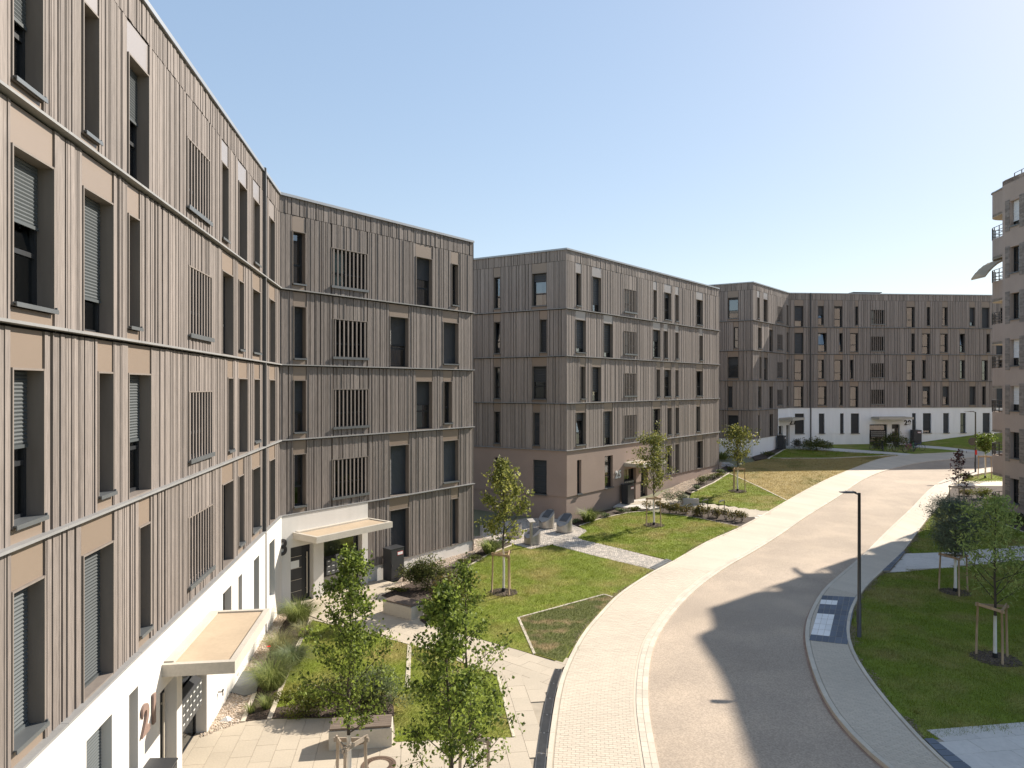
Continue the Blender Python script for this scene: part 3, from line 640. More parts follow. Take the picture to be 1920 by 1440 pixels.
m = MB(); q = fg.u(1655); m.box(q - 1.6, q + 1.6, -6, -3, RF3 - .1, RF3 + .5, T=fg.T); m.box(q - 1.75, q + 1.75, -6.1, -2.9, RF3 + .5, RF3 + .58, T=fg.T); m.build('roof_hatch', 'pipe', b3.root)

# ------------------------------------------------------------------ building on the right with rounded balconies
b4 = Building('apartment_building', 33, 47, .5, 'taupe plaster apartment block with rounded corner balconies at the right edge')
TOP4 = 22.3
body = [(33.3, 47.6), (32.75, 47.35), (32.42, 47.0), (32.32, 46.6), (32.2, 43.0), (31.55, 38.75), (30.7, 33.5), (29.6, 26.0), (29.0, 20.0), (42, 18), (78, 30), (78, 47.6)]
fh = Facade((32.32, 46.6), (32.2, 43.0))
wz = [(1.22, 2.84), (4.15, 5.84), (7.2, 8.8), (10.1, 11.8), (13.1, 14.8), (16.1, 17.8), (19.13, 20.78)]
wu = (fh.u(1894), fh.u(1911))
holes4 = [(wu[0], wu[1], a, b) for a, b in wz]
b4.wall(fh, 0, fh.len, -.5, TOP4, holes4, 0, 'taupe_plaster', .3)
for k, h in enumerate(holes4): b4.window(fh, *h, (0, 0, .75, .75, 0, 0, .8)[k], 0, .3, False, True, light_shut=True, slats=False)
for o in b4.root.children_recursive:
    if o.name.startswith('roller_shutter'): o.data.materials.clear(); o.data.materials.append(MATS['shade_white'])
m = MB()
for i_, ((x0, y0), (x1, y1)) in enumerate(zip(body, body[1:])):
    if i_ != 3: m.quad((x0, y0, -.5), (x1, y1, -.5), (x1, y1, TOP4), (x0, y0, TOP4))
x, y = body[-1]; m.quad((x, y, -.5), (body[0][0], 47.6, -.5), (body[0][0], 47.6, TOP4), (x, y, TOP4))
m.prism([(p[0], p[1]) for p in body], TOP4 - .3, TOP4); m.build('wall', 'taupe_plaster', b4.root)
# stone courses left and right of the windows
sr = random.Random(5)
for k, (a, b) in enumerate(wz):
    for ua, ub in ((.02, wu[0] - .02), (wu[1] + .02, min(wu[1] + 1.2, fh.len))):
        mb = MB(); z = a - .25
        while z < b + .1:
            h = sr.choice((.07, .1, .14)); u = ua
            while u < ub - .03:
                w = sr.uniform(.18, .5); e = min(u + w, ub); mb.box(u + .006, e - .006, .0, sr.uniform(.012, .035), z + .005, z + h - .005, T=fh.T); u = e
            z += h
        mb.build('stone_cladding', 'stone_clad', b4.root, kind='stuff')
def round_balcony(z0, z1, out=0.0, soff=True):
    pts = [(33.0, 47.3), (33.34, 47.9), (33.58, 49.0)]
    cx, cy, r = 34.85, 49.45, 1.2
    for k in range(13):
        t = math.pi - k * math.pi / 2 / 12; pts.append((cx + r * math.cos(t), cy + r * math.sin(t)))
    pts += [(38.5, cy + r), (38.5, 47.3)]
    return pts
for k in range(8):
    zb = (-.4, 2.59, 5.6, 8.65, 11.7, 14.68, 17.66, 20.6)[k]; zt = zb + 1.42
    if k == 0: zt = .5
    if k == 7: zt = TOP4
    pts = round_balcony(zb, zt)
    m = MB(); n = len(pts); inner = []
    cx, cy = 36.0, 47.15
    m.prism(pts, zb, zb + .18); o = m.build('balcony_slab', 'soffit', b4.root)
    m = MB()
    for (x0, y0), (x1, y1) in zip(pts[:-1], pts[1:-1] + [pts[-1]]):
        dx, dy = x1 - x0, y1 - y0; l = math.hypot(dx, dy); nx, ny = dy / l * .12, -dx / l * .12
        m.hexa([(x0, y0, zb + .02), (x1, y1, zb + .02), (x1 + nx, y1 + ny, zb + .02), (x0 + nx, y0 + ny, zb + .02), (x0, y0, zt), (x1, y1, zt), (x1 + nx, y1 + ny, zt), (x0 + nx, y0 + ny, zt)]) if l > .01 else None
    m.build('balcony_parapet', 'taupe_plaster', b4.root)
    if k < 7:
        m = MB()
        for zz in (zt + .08, zt + .30, zt + .52, zt + .80): m.tube([(x, y, zz) for x, y in pts], .022, 5)
        for x, y in pts[0:-1:2]: m.box(x - .02, x + .02, y - .02, y + .02, zt - .02, zt + .80)
        m.build('balcony_railing', 'lamp_metal', b4.root)
    else:
        m = MB(); m.prism([(x + (.06 if x > 34 else -.06), y + (.05 if y > 47.2 else 0)) for x, y in pts], zt, zt + .06); m.build('roof_slab', 'cap', b4.root)
m = MB()
rl = [(32.9, 46.9), (32.5, 43.0), (31.8, 38.8), (30.8, 33.0)]
for zz in (TOP4 + .28, TOP4 + .55): m.tube([(x + .25, y, zz) for x, y in rl], .022, 5)
for i in range(16):
    t = i / 15 * 3; k = min(int(t), 2); a, b = rl[k], rl[k + 1]; x, y = a[0] + (b[0] - a[0]) * (t - k) + .25, a[1] + (b[1] - a[1]) * (t - k)
    m.box(x - .02, x + .02, y - .02, y + .02, TOP4 - .05, TOP4 + .55)
m.build('roof_railing', 'lamp_metal', b4.root)
m = MB()
for k in range(6):
    t0, t1_ = k / 6, (k + 1) / 6; za, zb_ = 17.5 - 1.2 * t0 ** 2, 17.5 - 1.2 * t1_ ** 2; xa, xb = 34.3 - 1.75 * t0, 34.3 - 1.75 * t1_
    m.hexa([(xa, 48.9, za), (xa, 50.4, za), (xb, 50.4, zb_), (xb, 48.9, zb_), (xa, 48.9, za + .16), (xa, 50.4, za + .16), (xb, 50.4, zb_ + .13), (xb, 48.9, zb_ + .13)])
m.build('awning', 'awning', b4.root)

# ------------------------------------------------------------------ ground, road, pavements
def crom(pts, step):
    pts = [Vector(p) for p in pts]; out = []
    for i in range(len(pts) - 1):
        p0, p1, p2, p3 = pts[max(i - 1, 0)], pts[i], pts[i + 1], pts[min(i + 2, len(pts) - 1)]
        n = max(2, int((p2 - p1).length / 0.4))
        for k in range(n):
            t = k / n; out.append(0.5 * ((2 * p1) + (p2 - p0) * t + (2 * p0 - 5 * p1 + 4 * p2 - p3) * t * t + (3 * p1 - p0 - 3 * p2 + p3) * t ** 3))
    out.append(pts[-1])
    for _ in range(6): out = [out[0]] + [(a + b * 2 + c) / 4 for a, b, c in zip(out, out[1:], out[2:])] + [out[-1]]
    return out
class Curve2:
    def __init__(s, pts):
        s.p = crom(pts, .4); s.s = [0.0]
        for a, b in zip(s.p, s.p[1:]): s.s.append(s.s[-1] + (b - a).length)
        s.len = s.s[-1]
    def at(s, d):
        d = max(0, min(d, s.len)); lo, hi = 0, len(s.s) - 1
        while hi - lo > 1:
            m_ = (lo + hi) // 2
            if s.s[m_] <= d: lo = m_
            else: hi = m_
        t = (d - s.s[lo]) / max(1e-9, s.s[hi] - s.s[lo]); return s.p[lo].lerp(s.p[hi], t)
    def nrm(s, d):
        a, b = s.at(d - .3), s.at(d + .3); t = (b - a).normalized(); return Vector((t.y, -t.x))
terr = sheet('terrain', [(-400, -60), (400, -60), (400, 500), (-400, 500)], -.10, 'terrain', step=4)

SL = Curve2(PP((1018, 1900), (1019, 1650), (1021, 1530), (1024, 1440), (1035.6, 1346), (1046.7, 1284), (1060.6, 1246), (1074, 1220.6), (1096.7, 1182), (1130, 1145.6), (1152, 1120.6), (1194, 1091), (1227, 1070.6), (1262, 1053), (1326, 1016), (1386, 990), (1440, 960), (1476, 939), (1513, 918), (1555, 897), (1601, 878), (1648, 861), (1700, 853), (1757, 850), (1820, 847), (1950, 841)))
RL = Curve2(PP((1360, 1900), (1290, 1650), (1256, 1530), (1235.6, 1440), (1223, 1373), (1214.7, 1318), (1217.5, 1248), (1227, 1207), (1241, 1182), (1269, 1143), (1313, 1100), (1366, 1062), (1400, 1043), (1460, 1006), (1510, 971), (1576.7, 929), (1604, 909), (1638, 891), (1682, 877), (1738, 866), (1793, 861), (1850, 856), (1990, 848)))
RR = Curve2(PP((2250, 1900), (1860, 1600), (1735, 1500), (1653, 1440), (1608.5, 1399.5), (1570, 1356), (1539, 1303.6), (1517.5, 1243.7), (1509, 1200), (1511.5, 1172), (1520, 1148), (1543, 1110), (1577, 1079), (1615.5, 1046), (1665.5, 996), (1710, 954), (1740.5, 922), (1768, 903), (1804, 889), (1860, 878), (2000, 868)))
SR = Curve2(PP((2600, 1900), (2010, 1600), (1858, 1500), (1771.5, 1440), (1727, 1392), (1663.6, 1320), (1627.7, 1272.5), (1604, 1234), (1593, 1203), (1594, 1165), (1606, 1131), (1627.7, 1100), (1654.4, 1075), (1693, 1038), (1738, 977), (1771, 939), (1787, 914), (1815, 896), (1870, 886), (2000, 876)))
def strip(name, ca, cb, off, m, a0=0.0, a1=1.0, t0=0.0, t1=1.0, n=180, kind='structure', uv=False, skirt=.12):
    mb = MB()
    row = []
    for i in range(n + 1):
        f = a0 + (a1 - a0) * i / n; p, q = ca.at(f * ca.len), cb.at(f * cb.len); row.append((p.lerp(q, t0), p.lerp(q, t1)))
    for (a, b), (c, d) in zip(row, row[1:]):
        mb.quad(*[(v.x, v.y, g(v.y) + off) for v in (a, b, d, c)])
        mb.quad(*[(v.x, v.y, g(v.y) + o) for v, o in ((a, off), (c, off), (c, off - skirt), (a, off - skirt))])
        mb.quad(*[(v.x, v.y, g(v.y) + o) for v, o in ((b, off), (d, off), (d, off - skirt), (b, off - skirt))])
    return mb.build(name, m, kind=kind)
strip('road', RL, RR, 0.0, 'asphalt')
BRK = 0.30                                             # share of the walk's length near the camera laid brick by brick
walk = strip('pavement', SL, RL, 0.030, 'paver')
# brick-by-brick pavers on the near stretch
def brick_field(parent, ca, cb, s0, s1, t_in, t_out, off, m, limit, jointm='joint'):
    specs = []; row = 0; s = s0
    while s < s1:
        fa_, fb_ = s / ca.len, (s + .1) / ca.len
        a0, b0, a1_, b1_ = ca.at(s), cb.at(fa_ * cb.len), ca.at(s + .1), cb.at(fb_ * cb.len)
        w = (b0 - a0).length; w0, w1 = t_in / w, 1 - t_out / w; n = max(1, round((w1 - w0) * w / .2)); st = (w1 - w0) / n; o = (.5 * st if row % 2 else 0)
        k = -1
        while True:
            u0 = w0 + k * st + o; u1 = u0 + st; k += 1
            if u0 >= w1 - 1e-4: break
            u0, u1 = max(u0, w0), min(u1, w1)
            if u1 - u0 < .02: continue
            e = .004 / w; gp = .045
            q = [a0.lerp(b0, u0 + e), a0.lerp(b0, u1 - e), a1_.lerp(b1_, u1 - e), a1_.lerp(b1_, u0 + e)]
            q = [q[0].lerp(q[3], gp), q[1].lerp(q[2], gp), q[2].lerp(q[1], gp), q[3].lerp(q[0], gp)]
            specs.append(q)
        s += .1; row += 1
    def sz(q):
        c = (q[0] + q[2]) / 2; py = YH + F * CZ / c.y
        return (0 if py < 1441 else 1000) + c.y
    specs.sort(key=sz)
    for q in specs[:limit]:
        mb = MB(); h = off + R.uniform(-.0015, .0015)
        mb.hexa([(v.x, v.y, g(v.y) + off - .03) for v in q] + [(v.x, v.y, g(v.y) + h) for v in q]); mb.build('paving_brick', m, parent)
    mb = MB()
    for q in specs[limit:]:
        h = off + R.uniform(-.0015, .0015); mb.hexa([(v.x, v.y, g(v.y) + off - .03) for v in q] + [(v.x, v.y, g(v.y) + h) for v in q])
    mb.build('paving_bricks', m, parent, kind='stuff')
brick_field(walk, SL, RL, 4.0, 26.0, .16, .42, .040, 'paver', 300)
jl = strip('paving_joint', SL, RL, 0.033, 'joint', 4.05 / SL.len, 25.95 / SL.len, .05, .84, 90)
jl.parent = walk; del jl['kind']
def stones(name, parent, cv, s0, s1, ln, o0, o1, z0, z1, m, gap=.008, side=1):
    s = s0
    while s < s1 - .05:
        e = min(s + ln, s1); a, b = cv.at(s + gap / 2), cv.at(e - gap / 2); na, nb = cv.nrm(s) * side, cv.nrm(e) * side
        q = [a + na * o0, b + nb * o0, b + nb * o1, a + na * o1]; mb = MB()
        mb.hexa([(v.x, v.y, g(v.y) + z0) for v in q] + [(v.x, v.y, g(v.y) + z1) for v in q]); mb.build(name, m, parent); s = e
stones('edging_stone', walk, SL, 3.0, SL.len - 8, 1.0, .0, .12, -.1, .046, 'kerb')
stones('kerb_stone', walk, RL, 3.0, RL.len - 6, .5, -.16, 0, -.1, .043, 'kerb')
stones('kerb_stone', walk, RL, 3.0, 34, .25, -.33, -.17, -.1, .045, 'kerb')
rwalk = strip('pavement', RR, SR, .100, 'paver')
stones('kerb_stone', rwalk, RR, 2.0, RR.len - 8, 1.0, .0, .13, -.15, .112, 'kerb')
stones('edging_stone', rwalk, SR, 2.0, SR.len - 8, 1.0, -.10, 0, -.1, .125, 'kerb')
gs = strip('gutter', RR, RR, .004, 'kerb_red', n=2); bpy.data.objects.remove(gs)
mb = MB(); n = 160
for i in range(n):
    a, b = RR.at(i / n * RR.len), RR.at((i + 1) / n * RR.len); na, nb = RR.nrm(i / n * RR.len), RR.nrm((i + 1) / n * RR.len)
    mb.quad(*[(v.x, v.y, g(v.y) + .005) for v in (a - na * .07, b - nb * .07, b + nb * .02, a + na * .02)])
mb.build('gutter', 'kerb_red', kind='structure')
brick_field(rwalk, RR, SR, 4.0, 22.0, .17, .14, .110, 'paver', 0)
jl = strip('paving_joint', RR, SR, .103, 'joint', 4.05 / RR.len, 21.95 / RR.len, .05, .95, 90); jl.parent = rwalk; del jl['kind']

# crossing pad on the right pavement: dark slabs with white ribbed slabs
def bil(q, u, v): return q[0].lerp(q[1], u).lerp(q[3].lerp(q[2], u), v)
pad = [Vector(P(*p)) for p in ((1542, 1121.5), (1604, 1125), (1589, 1215), (1517, 1207))]
mb = MB(); mb.hexa([(v.x, v.y, g(v.y) + .09) for v in pad] + [(v.x, v.y, g(v.y) + .116) for v in pad]); padbase = mb.build('crossing_pad', 'joint', kind='structure')
for i in range(6):
    for j in range(9):
        u0, u1, v0, v1 = i / 6, (i + 1) / 6, j / 9, (j + 1) / 9
        wh = (i < 3 and .0 < u0 + .1) and ((j == 1 and i < 3) or (4 <= j <= 7 and i < 3))
        q = [bil(pad, u0 + .004, v0 + .003), bil(pad, u1 - .004, v0 + .003), bil(pad, u1 - .004, v1 - .003), bil(pad, u0 + .004, v1 - .003)]
        mb = MB(); mb.hexa([(v.x, v.y, g(v.y) + .10) for v in q] + [(v.x, v.y, g(v.y) + .122) for v in q])
        if wh:
            for r in range(4):
                f0, f1 = .06 + r * .24, .18 + r * .24; qq = [q[0].lerp(q[3], f0), q[1].lerp(q[2], f0), q[1].lerp(q[2], f1), q[0].lerp(q[3], f1)]
                mb.hexa([(v.x, v.y, g(v.y) + .122) for v in qq] + [(v.x, v.y, g(v.y) + .126) for v in qq])
        mb.build('tactile_slab' if wh else 'pad_slab', 'pad_white' if wh else 'pad_dark', padbase)

# lawns and beds
LAWN = {
 'A': PP((583, 1163), (680, 1186), (777, 1212), (860, 1241), (933, 1268), (963, 1384), (742, 1393), (738, 1346), (505, 1350), (540, 1265)),
 'B': PP((1055, 1243), (944, 1212), (880, 1194), (800, 1172), (822, 1130), (850, 1088), (880, 1062), (914, 1042), (963, 1022), (983, 1027), (995, 1031), (1035, 1022.5), (1114, 1043), (1225, 1070), (1192, 1091.5), (1150, 1121.5), (1095, 1182), (1072, 1220)),
 'C': PP((1083, 1009), (1101, 996), (1086, 987), (1127, 973), (1180, 962), (1213, 959), (1239, 962), (1310, 972), (1388, 989), (1326, 1016), (1262, 1052), (1166, 1030), (1094, 1013)),
 'D': PP((1367, 888), (1475, 939), (1440, 960), (1405, 957), (1357, 947), (1292, 938), (1297, 925), (1338, 906)),
 'E': PP((1367, 888), (1392, 870), (1440, 861), (1560, 860.5), (1679, 854.5), (1648, 861), (1601, 878.5), (1555, 897), (1513, 918.5), (1476, 939)),
 'F': PP((1440, 860), (1475, 841), (1510, 841), (1560, 846), (1630, 850), (1690, 853.6), (1679, 854), (1560, 859.5)),
 'G': PP((1515, 834), (1640, 830), (1725, 838), (1830, 849), (1757, 850.5), (1710, 852), (1600, 844)),
 'R1': PP((1653, 1077), (1710, 1072), (1920, 1052), (2150, 1032), (2150, 1340), (1920, 1367), (1728, 1392), (1664, 1320), (1628, 1272), (1604, 1234), (1594, 1203), (1595, 1165), (1607, 1131), (1629, 1100)),
 'R2': PP((1694, 1037), (1738, 978), (1771, 940), (1920, 999), (2010, 1020), (1920, 1025), (1771, 1038)),
 'R4': PP((1789, 909), (1815, 897), (1850, 889), (1905, 884), (1905, 902)),
}
LM = {'A': 'lawn', 'B': 'lawn', 'C': 'lawn', 'D': 'lawn', 'E': 'lawn_dry', 'F': 'lawn', 'G': 'lawn', 'R1': 'lawn', 'R2': 'lawn', 'R4': 'lawn'}
for k, poly in LAWN.items(): sheet('lawn', poly, .03, LM[k])
PATCH = PP((972, 1160), (1133, 1116), (1149, 1122), (1095, 1181), (1056, 1242), (1002, 1227)); sheet('lawn_patch', PATCH, .038, 'lawn_patch')
BED = {
 'grass': PP((455, 1355), (478, 1300), (496, 1245), (525, 1180), (545, 1150), (583, 1163), (558, 1215), (530, 1285), (505, 1350)),
 'shrub': PP((512, 1330), (600, 1315), (735, 1305), (740, 1345), (505, 1350)),
 'b23': PP((715, 1118), (745, 1104), (800, 1080), (880, 1040), (880, 1062), (850, 1088), (822, 1130), (798, 1172), (788, 1165), (786, 1145)),
 'b23r': PP((880, 1062), (870, 1052), (925, 1015), (945, 1012), (963, 1022), (914, 1042)),
 'b25': PP((1072, 984), (1062, 975), (1157, 952), (1215, 955), (1180, 962), (1127, 973), (1086, 987)),
 'hedge': PP((1235, 961), (1250, 947), (1330, 955), (1412, 968), (1418, 974), (1390, 988), (1310, 972)),
 'b25r': PP((1296, 926), (1285, 922), (1330, 893), (1362, 873), (1375, 878), (1367, 888), (1338, 906)),
 'b27': PP((1415, 863), (1410, 856), (1450, 842), (1472, 838), (1475, 841), (1440, 861)),
 'right': PP((1771, 939), (1786, 913), (1890, 912), (1990, 962), (2010, 1020), (1920, 998)),
}
for k, poly in BED.items(): sheet('planting_bed', poly, .036, 'soil')
GRAV = {
 'g21': PP((375, 1385), (380, 1345), (500, 1150), (545, 1145), (525, 1180), (496, 1245), (478, 1300), (455, 1355)),
 'g23': PP((738, 1098), (770, 1068), (880, 1008), (905, 1005), (925, 1015), (870, 1052), (800, 1080), (748, 1105)),
 'g25': PP((1215, 945), (1240, 925), (1340, 872), (1352, 866), (1368, 872), (1330, 893), (1285, 922), (1240, 946)),
 'g27': PP((1405, 858), (1400, 848), (1455, 828), (1470, 836), (1450, 842)),
}
for k, poly in GRAV.items(): sheet('gravel_strip', poly, .022, 'pebble')
paved = sheet('plaza_paving', PP((240, 2300), (330, 1420), (389, 1359), (505, 1352), (560, 1180), (520, 1135), (690, 1085), (745, 1100), (720, 1118), (800, 1172), (880, 1194), (1058, 1244), (1040, 1290), (1024, 1440), (1014, 2300)), .0, 'joint')
cob = sheet('cobbled_path', PP((900, 1012), (945, 1018), (963, 1022), (983, 1027.5), (995, 1031.5), (1035, 1022.5), (1114, 1043.5), (1227, 1070), (1260, 1053), (1166, 1030), (1094, 1013), (1083, 1009), (1102, 996), (1072, 983), (1040, 970), (985, 972), (900, 985)), .012, 'joint')
e25 = sheet('entrance_paving', PP((1150, 950), (1170, 940), (1222, 934), (1250, 938), (1300, 944), (1405, 958), (1440, 961), (1418, 974), (1400, 967), (1330, 956), (1250, 949), (1215, 956)), .028, 'path_grey')
pr2 = sheet('side_path', PP((1654, 1075), (1710, 1071.5), (1920, 1051.5), (2200, 1027), (2200, 1000), (1920, 1026), (1771, 1039), (1693, 1038.5)), .034, 'joint')
pr1 = sheet('side_path', PP((1728, 1393), (1920, 1368), (2150, 1341), (2150, 1700), (2000, 1590), (1858, 1500), (1771, 1440)), .034, 'joint')
sheet('side_path', PP((1786, 912), (1800, 903), (1905, 902), (1905, 912)), .04, 'kerb')
sheet('side_path', PP((1462, 842), (1468, 836), (1500, 836), (1560, 840.5), (1640, 846), (1715, 852), (1695, 854.5), (1560, 846.5), (1500, 843)), .036, 'path_grey')
sheet('side_path', PP((1712, 838.5), (1722, 835), (1770, 838.5), (1835, 845.5), (1835, 849.5), (1770, 843)), .036, 'path_grey')
# raised lawn bank in front of number 29
mb = MB(); low = PP((1722, 835), (1770, 838.5), (1835, 845), (1960, 846)); up = [fg.T(fg.u(x), .1, 0)[:2] for x in (1716, 1770, 1835, 1930)]; zu = (2.35, 2.8, 3.3, 3.6)
N8 = 8
def bank(i, t):
    a, b = Vector(low[i]), Vector(up[i]); p = a.lerp(b, t); return (p.x, p.y, g(a.y) + .03 + (zu[i] - g(a.y)) * (t ** .8))
for i in range(3):
    for k in range(N8): mb.quad(bank(i, k / N8), bank(i + 1, k / N8), bank(i + 1, (k + 1) / N8), bank(i, (k + 1) / N8))
mb.build('lawn_bank', 'lawn', kind='structure')

# paving slabs laid one by one
def slabs(name, parent, poly, org, ang, w, l, off, m, limit, skip=(), t=.02, gap=.008):
    d = Vector((math.cos(ang), math.sin(ang))); e = Vector((-d.y, d.x)); sp = []
    pu = [(Vector(p) - Vector(org)).dot(d) for p in poly]; pv = [(Vector(p) - Vector(org)).dot(e) for p in poly]
    i0, i1 = math.floor(min(pu) / l) - 1, math.ceil(max(pu) / l) + 1; j0, j1 = math.floor(min(pv) / w), math.ceil(max(pv) / w)
    for j in range(j0, j1):
        sh = (j * .37 % 1) * l
        for i in range(i0, i1):
            u, v = i * l + sh, j * w; q = [Vector(org) + d * a + e * b for a, b in ((u + gap / 2, v + gap / 2), (u + l - gap / 2, v + gap / 2), (u + l - gap / 2, v + w - gap / 2), (u + gap / 2, v + w - gap / 2))]
            c = (q[0] + q[2]) / 2
            if not inside(c, poly) and not all(inside(k, poly) for k in q[:1]): continue
            if any(all(inside(k, s_) for k in q) for s_ in skip): continue
            sp.append(q)
    def near(q):
        c = (q[0] + q[2]) / 2; vis = -.74 < c.x / max(c.y, 1) < .74 and YH + F * (CZ - g(c.y)) / max(c.y, 1) < 1450
        return (0 if vis else 1000) + c.y
    sp.sort(key=near)
    def add(mb, q):
        h = off + R.uniform(-.002, .002)
        mb.hexa([(v.x, v.y, g(v.y) + off - t) for v in q] + [(v.x, v.y, g(v.y) + h) for v in q])
    for q in sp[:limit]: mb = MB(); add(mb, q); mb.build(name, m, parent)
    if sp[limit:]:
        mb = MB()
        for q in sp[limit:]: add(mb, q)
        mb.build(name + '_field', m, parent, kind='stuff')
angA = math.atan2(fa.d.y, fa.d.x)
polyA = PP((240, 2300), (330, 1420), (386, 1364), (505, 1353), (738, 1346), (742, 1392), (963, 1384), (933, 1268), (1020, 1290), (1012, 1340), (1008, 1440), (1000, 2300))
polyB = PP((520, 1136), (600, 1112), (690, 1088), (745, 1102), (720, 1118), (788, 1166), (880, 1195), (1050, 1243), (1020, 1290), (933, 1268), (777, 1212), (583, 1163))
skipl = [LAWN['A']]
slabs('paving_slab', paved, polyA, P(386, 1364), angA, .5, .8, .024, 'slab', 230, skipl)
pa, pb = Vector(P(777, 1212)), Vector(P(933, 1268))
slabs('paving_slab', paved, polyB, P(777, 1212), math.atan2((pb - pa).y, (pb - pa).x), .5, .8, .021, 'slab', 70, skipl)
slabs('paving_slab', pr1, PP((1737, 1394), (1920, 1370), (2150, 1343), (2150, 1650), (1858, 1497), (1778, 1440)), P(1780, 1420), .15, .6, 1.0, .05, 'path_grey', 60)
slabs('paving_slab', pr2, PP((1656, 1074), (1710, 1070.5), (1920, 1050.5), (2150, 1031), (2150, 1006), (1920, 1027), (1771, 1040), (1694, 1039.5)), P(1700, 1060), .12, .4, .6, .048, 'path_grey', 140)
slabs('paving_slab', e25, PP((1160, 946), (1222, 936), (1300, 945), (1405, 959), (1436, 961), (1416, 972), (1330, 955), (1240, 948)), P(1250, 944), .2, .5, .8, .040, 'slab', 60)
# dark threshold strips where side paths meet the pavements
def quadstrip(name, q, off, m, n, piece):
    q = [Vector(P(*p)) for p in q]; mb = MB(); mb.hexa([(v.x, v.y, g(v.y) + off - .06) for v in q] + [(v.x, v.y, g(v.y) + off - .012) for v in q]); o = mb.build(name, 'joint', kind='structure')
    for k in range(n):
        c = [q[0].lerp(q[3], k / n + .01), q[1].lerp(q[2], k / n + .01), q[1].lerp(q[2], (k + 1) / n - .01), q[0].lerp(q[3], (k + 1) / n - .01)]
        mb = MB(); mb.hexa([(v.x, v.y, g(v.y) + off - .03) for v in c] + [(v.x, v.y, g(v.y) + off) for v in c]); mb.build(piece, m, o)
quadstrip('threshold_strip', ((1693, 1038), (1698, 1038), (1668, 1075), (1654, 1075)), .13, 'pad_dark', 7, 'threshold_slab')
quadstrip('threshold_strip', ((1733, 1394), (1749, 1393), (1822, 1450), (1790, 1452)), .13, 'pad_dark', 5, 'threshold_slab')
quadstrip('threshold_strip', ((1250, 1049), (1260, 1052), (1229, 1069), (1218, 1066)), .05, 'slate', 8, 'threshold_slab')
# cobbles of the container yard
mb = MB(); cpoly = PP((905, 1012), (945, 1017), (963, 1021), (983, 1027), (995, 1031), (1035, 1022), (1114, 1043), (1222, 1068), (1252, 1053), (1166, 1030.5), (1094, 1013.5), (1083, 1009.5), (1101, 996), (1072, 984), (1040, 971), (985, 973), (905, 986))
xs = [p[0] for p in cpoly]; ys = [p[1] for p in cpoly]; y = min(ys)
while y < max(ys):
    x = min(xs) + R.uniform(0, .1)
    while x < max(xs):
        if inside((x, y), cpoly):
            s = .047; j = lambda: R.uniform(-.007, .007); h = .035 + R.uniform(-.004, .004)
            mb.hexa([(x + a * s + j(), y + b * s + j(), g(y) + .012) for a, b in ((-1, -1), (1, -1), (1, 1), (-1, 1))] + [(x + a * s * .86 + j(), y + b * s * .86 + j(), g(y) + h) for a, b in ((-1, -1), (1, -1), (1, 1), (-1, 1))])
        x += .108
    y += .108
mb.build('cobblestones', 'cobble', cob, kind='stuff')
# edging stones round lawns and beds
edg = empty('lawn_edging', *P(972, 1160), 0); tag(edg, kind='structure')
def edging(pts, w=.09, h=.052, m='kerb', ln=1.0):
    pts = [Vector(P(*p)) for p in pts]
    for a, b in zip(pts, pts[1:]):
        L_ = (b - a).length; n = max(1, round(L_ / ln)); d = (b - a).normalized(); e = Vector((d.y, -d.x)) * w / 2
        for k in range(n):
            p, q = a.lerp(b, k / n) + d * .005, a.lerp(b, (k + 1) / n) - d * .005; c = [p - e, q - e, q + e, p + e]
            mb = MB(); hh = h + R.uniform(-.003, .003); mb.hexa([(v.x, v.y, g(v.y) - .1) for v in c] + [(v.x, v.y, g(v.y) + hh) for v in c]); mb.build('edging_stone', m, edg)
edging(((1002, 1228), (972, 1160), (1133, 1116), (1149, 1121))); edging(((505, 1351), (530, 1285), (558, 1215), (583, 1164)), .12, .06)
edging(((455, 1356), (478, 1300)), .12, .05); edging(((583, 1163), (680, 1186), (777, 1212), (860, 1241), (933, 1268), (963, 1384)), .07, .045); edging(((768, 1211), (766, 1250), (764, 1292)), .14, .05)
edging(((880, 1062), (914, 1042), (963, 1022)), .09, .06); edging(((800, 1172), (822, 1130), (850, 1088), (880, 1062)), .08, .045)
edging(((1086, 987), (1127, 973), (1180, 962), (1213, 959)), .09, .06); edging(((1367, 888), (1420, 912), (1475, 939)), .10, .055); edging(((1297, 925), (1338, 906), (1367, 888)), .10, .07)
edging(((1390, 989), (1418, 974)), .1, .06); edging(((1449, 859.5), (1500, 860), (1560, 859.6), (1679, 854)), .16, .06); edging(((1440, 861), (1475, 841)), .14, .08)
edging(((1771, 939.5), (1845, 969), (1920, 999), (1990, 1022)), .10, .06); edging(((1239, 962), (1310, 972), (1390, 989)), .06, .045)

# ------------------------------------------------------------------ grass blades, pebbles, mulch
def inside_np(x, y, poly):
    c = np.zeros(len(x), bool); n = len(poly)
    for i in range(n):
        x0, y0 = poly[i]; x1, y1 = poly[i - 1]
        if y0 == y1: continue
        c ^= ((y0 > y) != (y1 > y)) & (x < (x1 - x0) * (y - y0) / (y1 - y0) + x0)
    return c
def g_np(y): t = np.minimum(y, 95.0) - 41.0; return 0.029 * (t + np.sqrt(t * t + 36.0))
def scatter(poly, per_m2, minus=()):
    xs = [p[0] for p in poly]; ys = [p[1] for p in poly]
    n = int((max(xs) - min(xs)) * (max(ys) - min(ys)) * per_m2)
    x = NR.uniform(min(xs), max(xs), n); y = NR.uniform(min(ys), max(ys), n); k = inside_np(x, y, poly)
    for q in minus: k &= ~inside_np(x, y, q)
    px = 960 + F * x / np.maximum(y, 1); k &= (px > -60) & (px < 1990)
    return x[k], y[k]
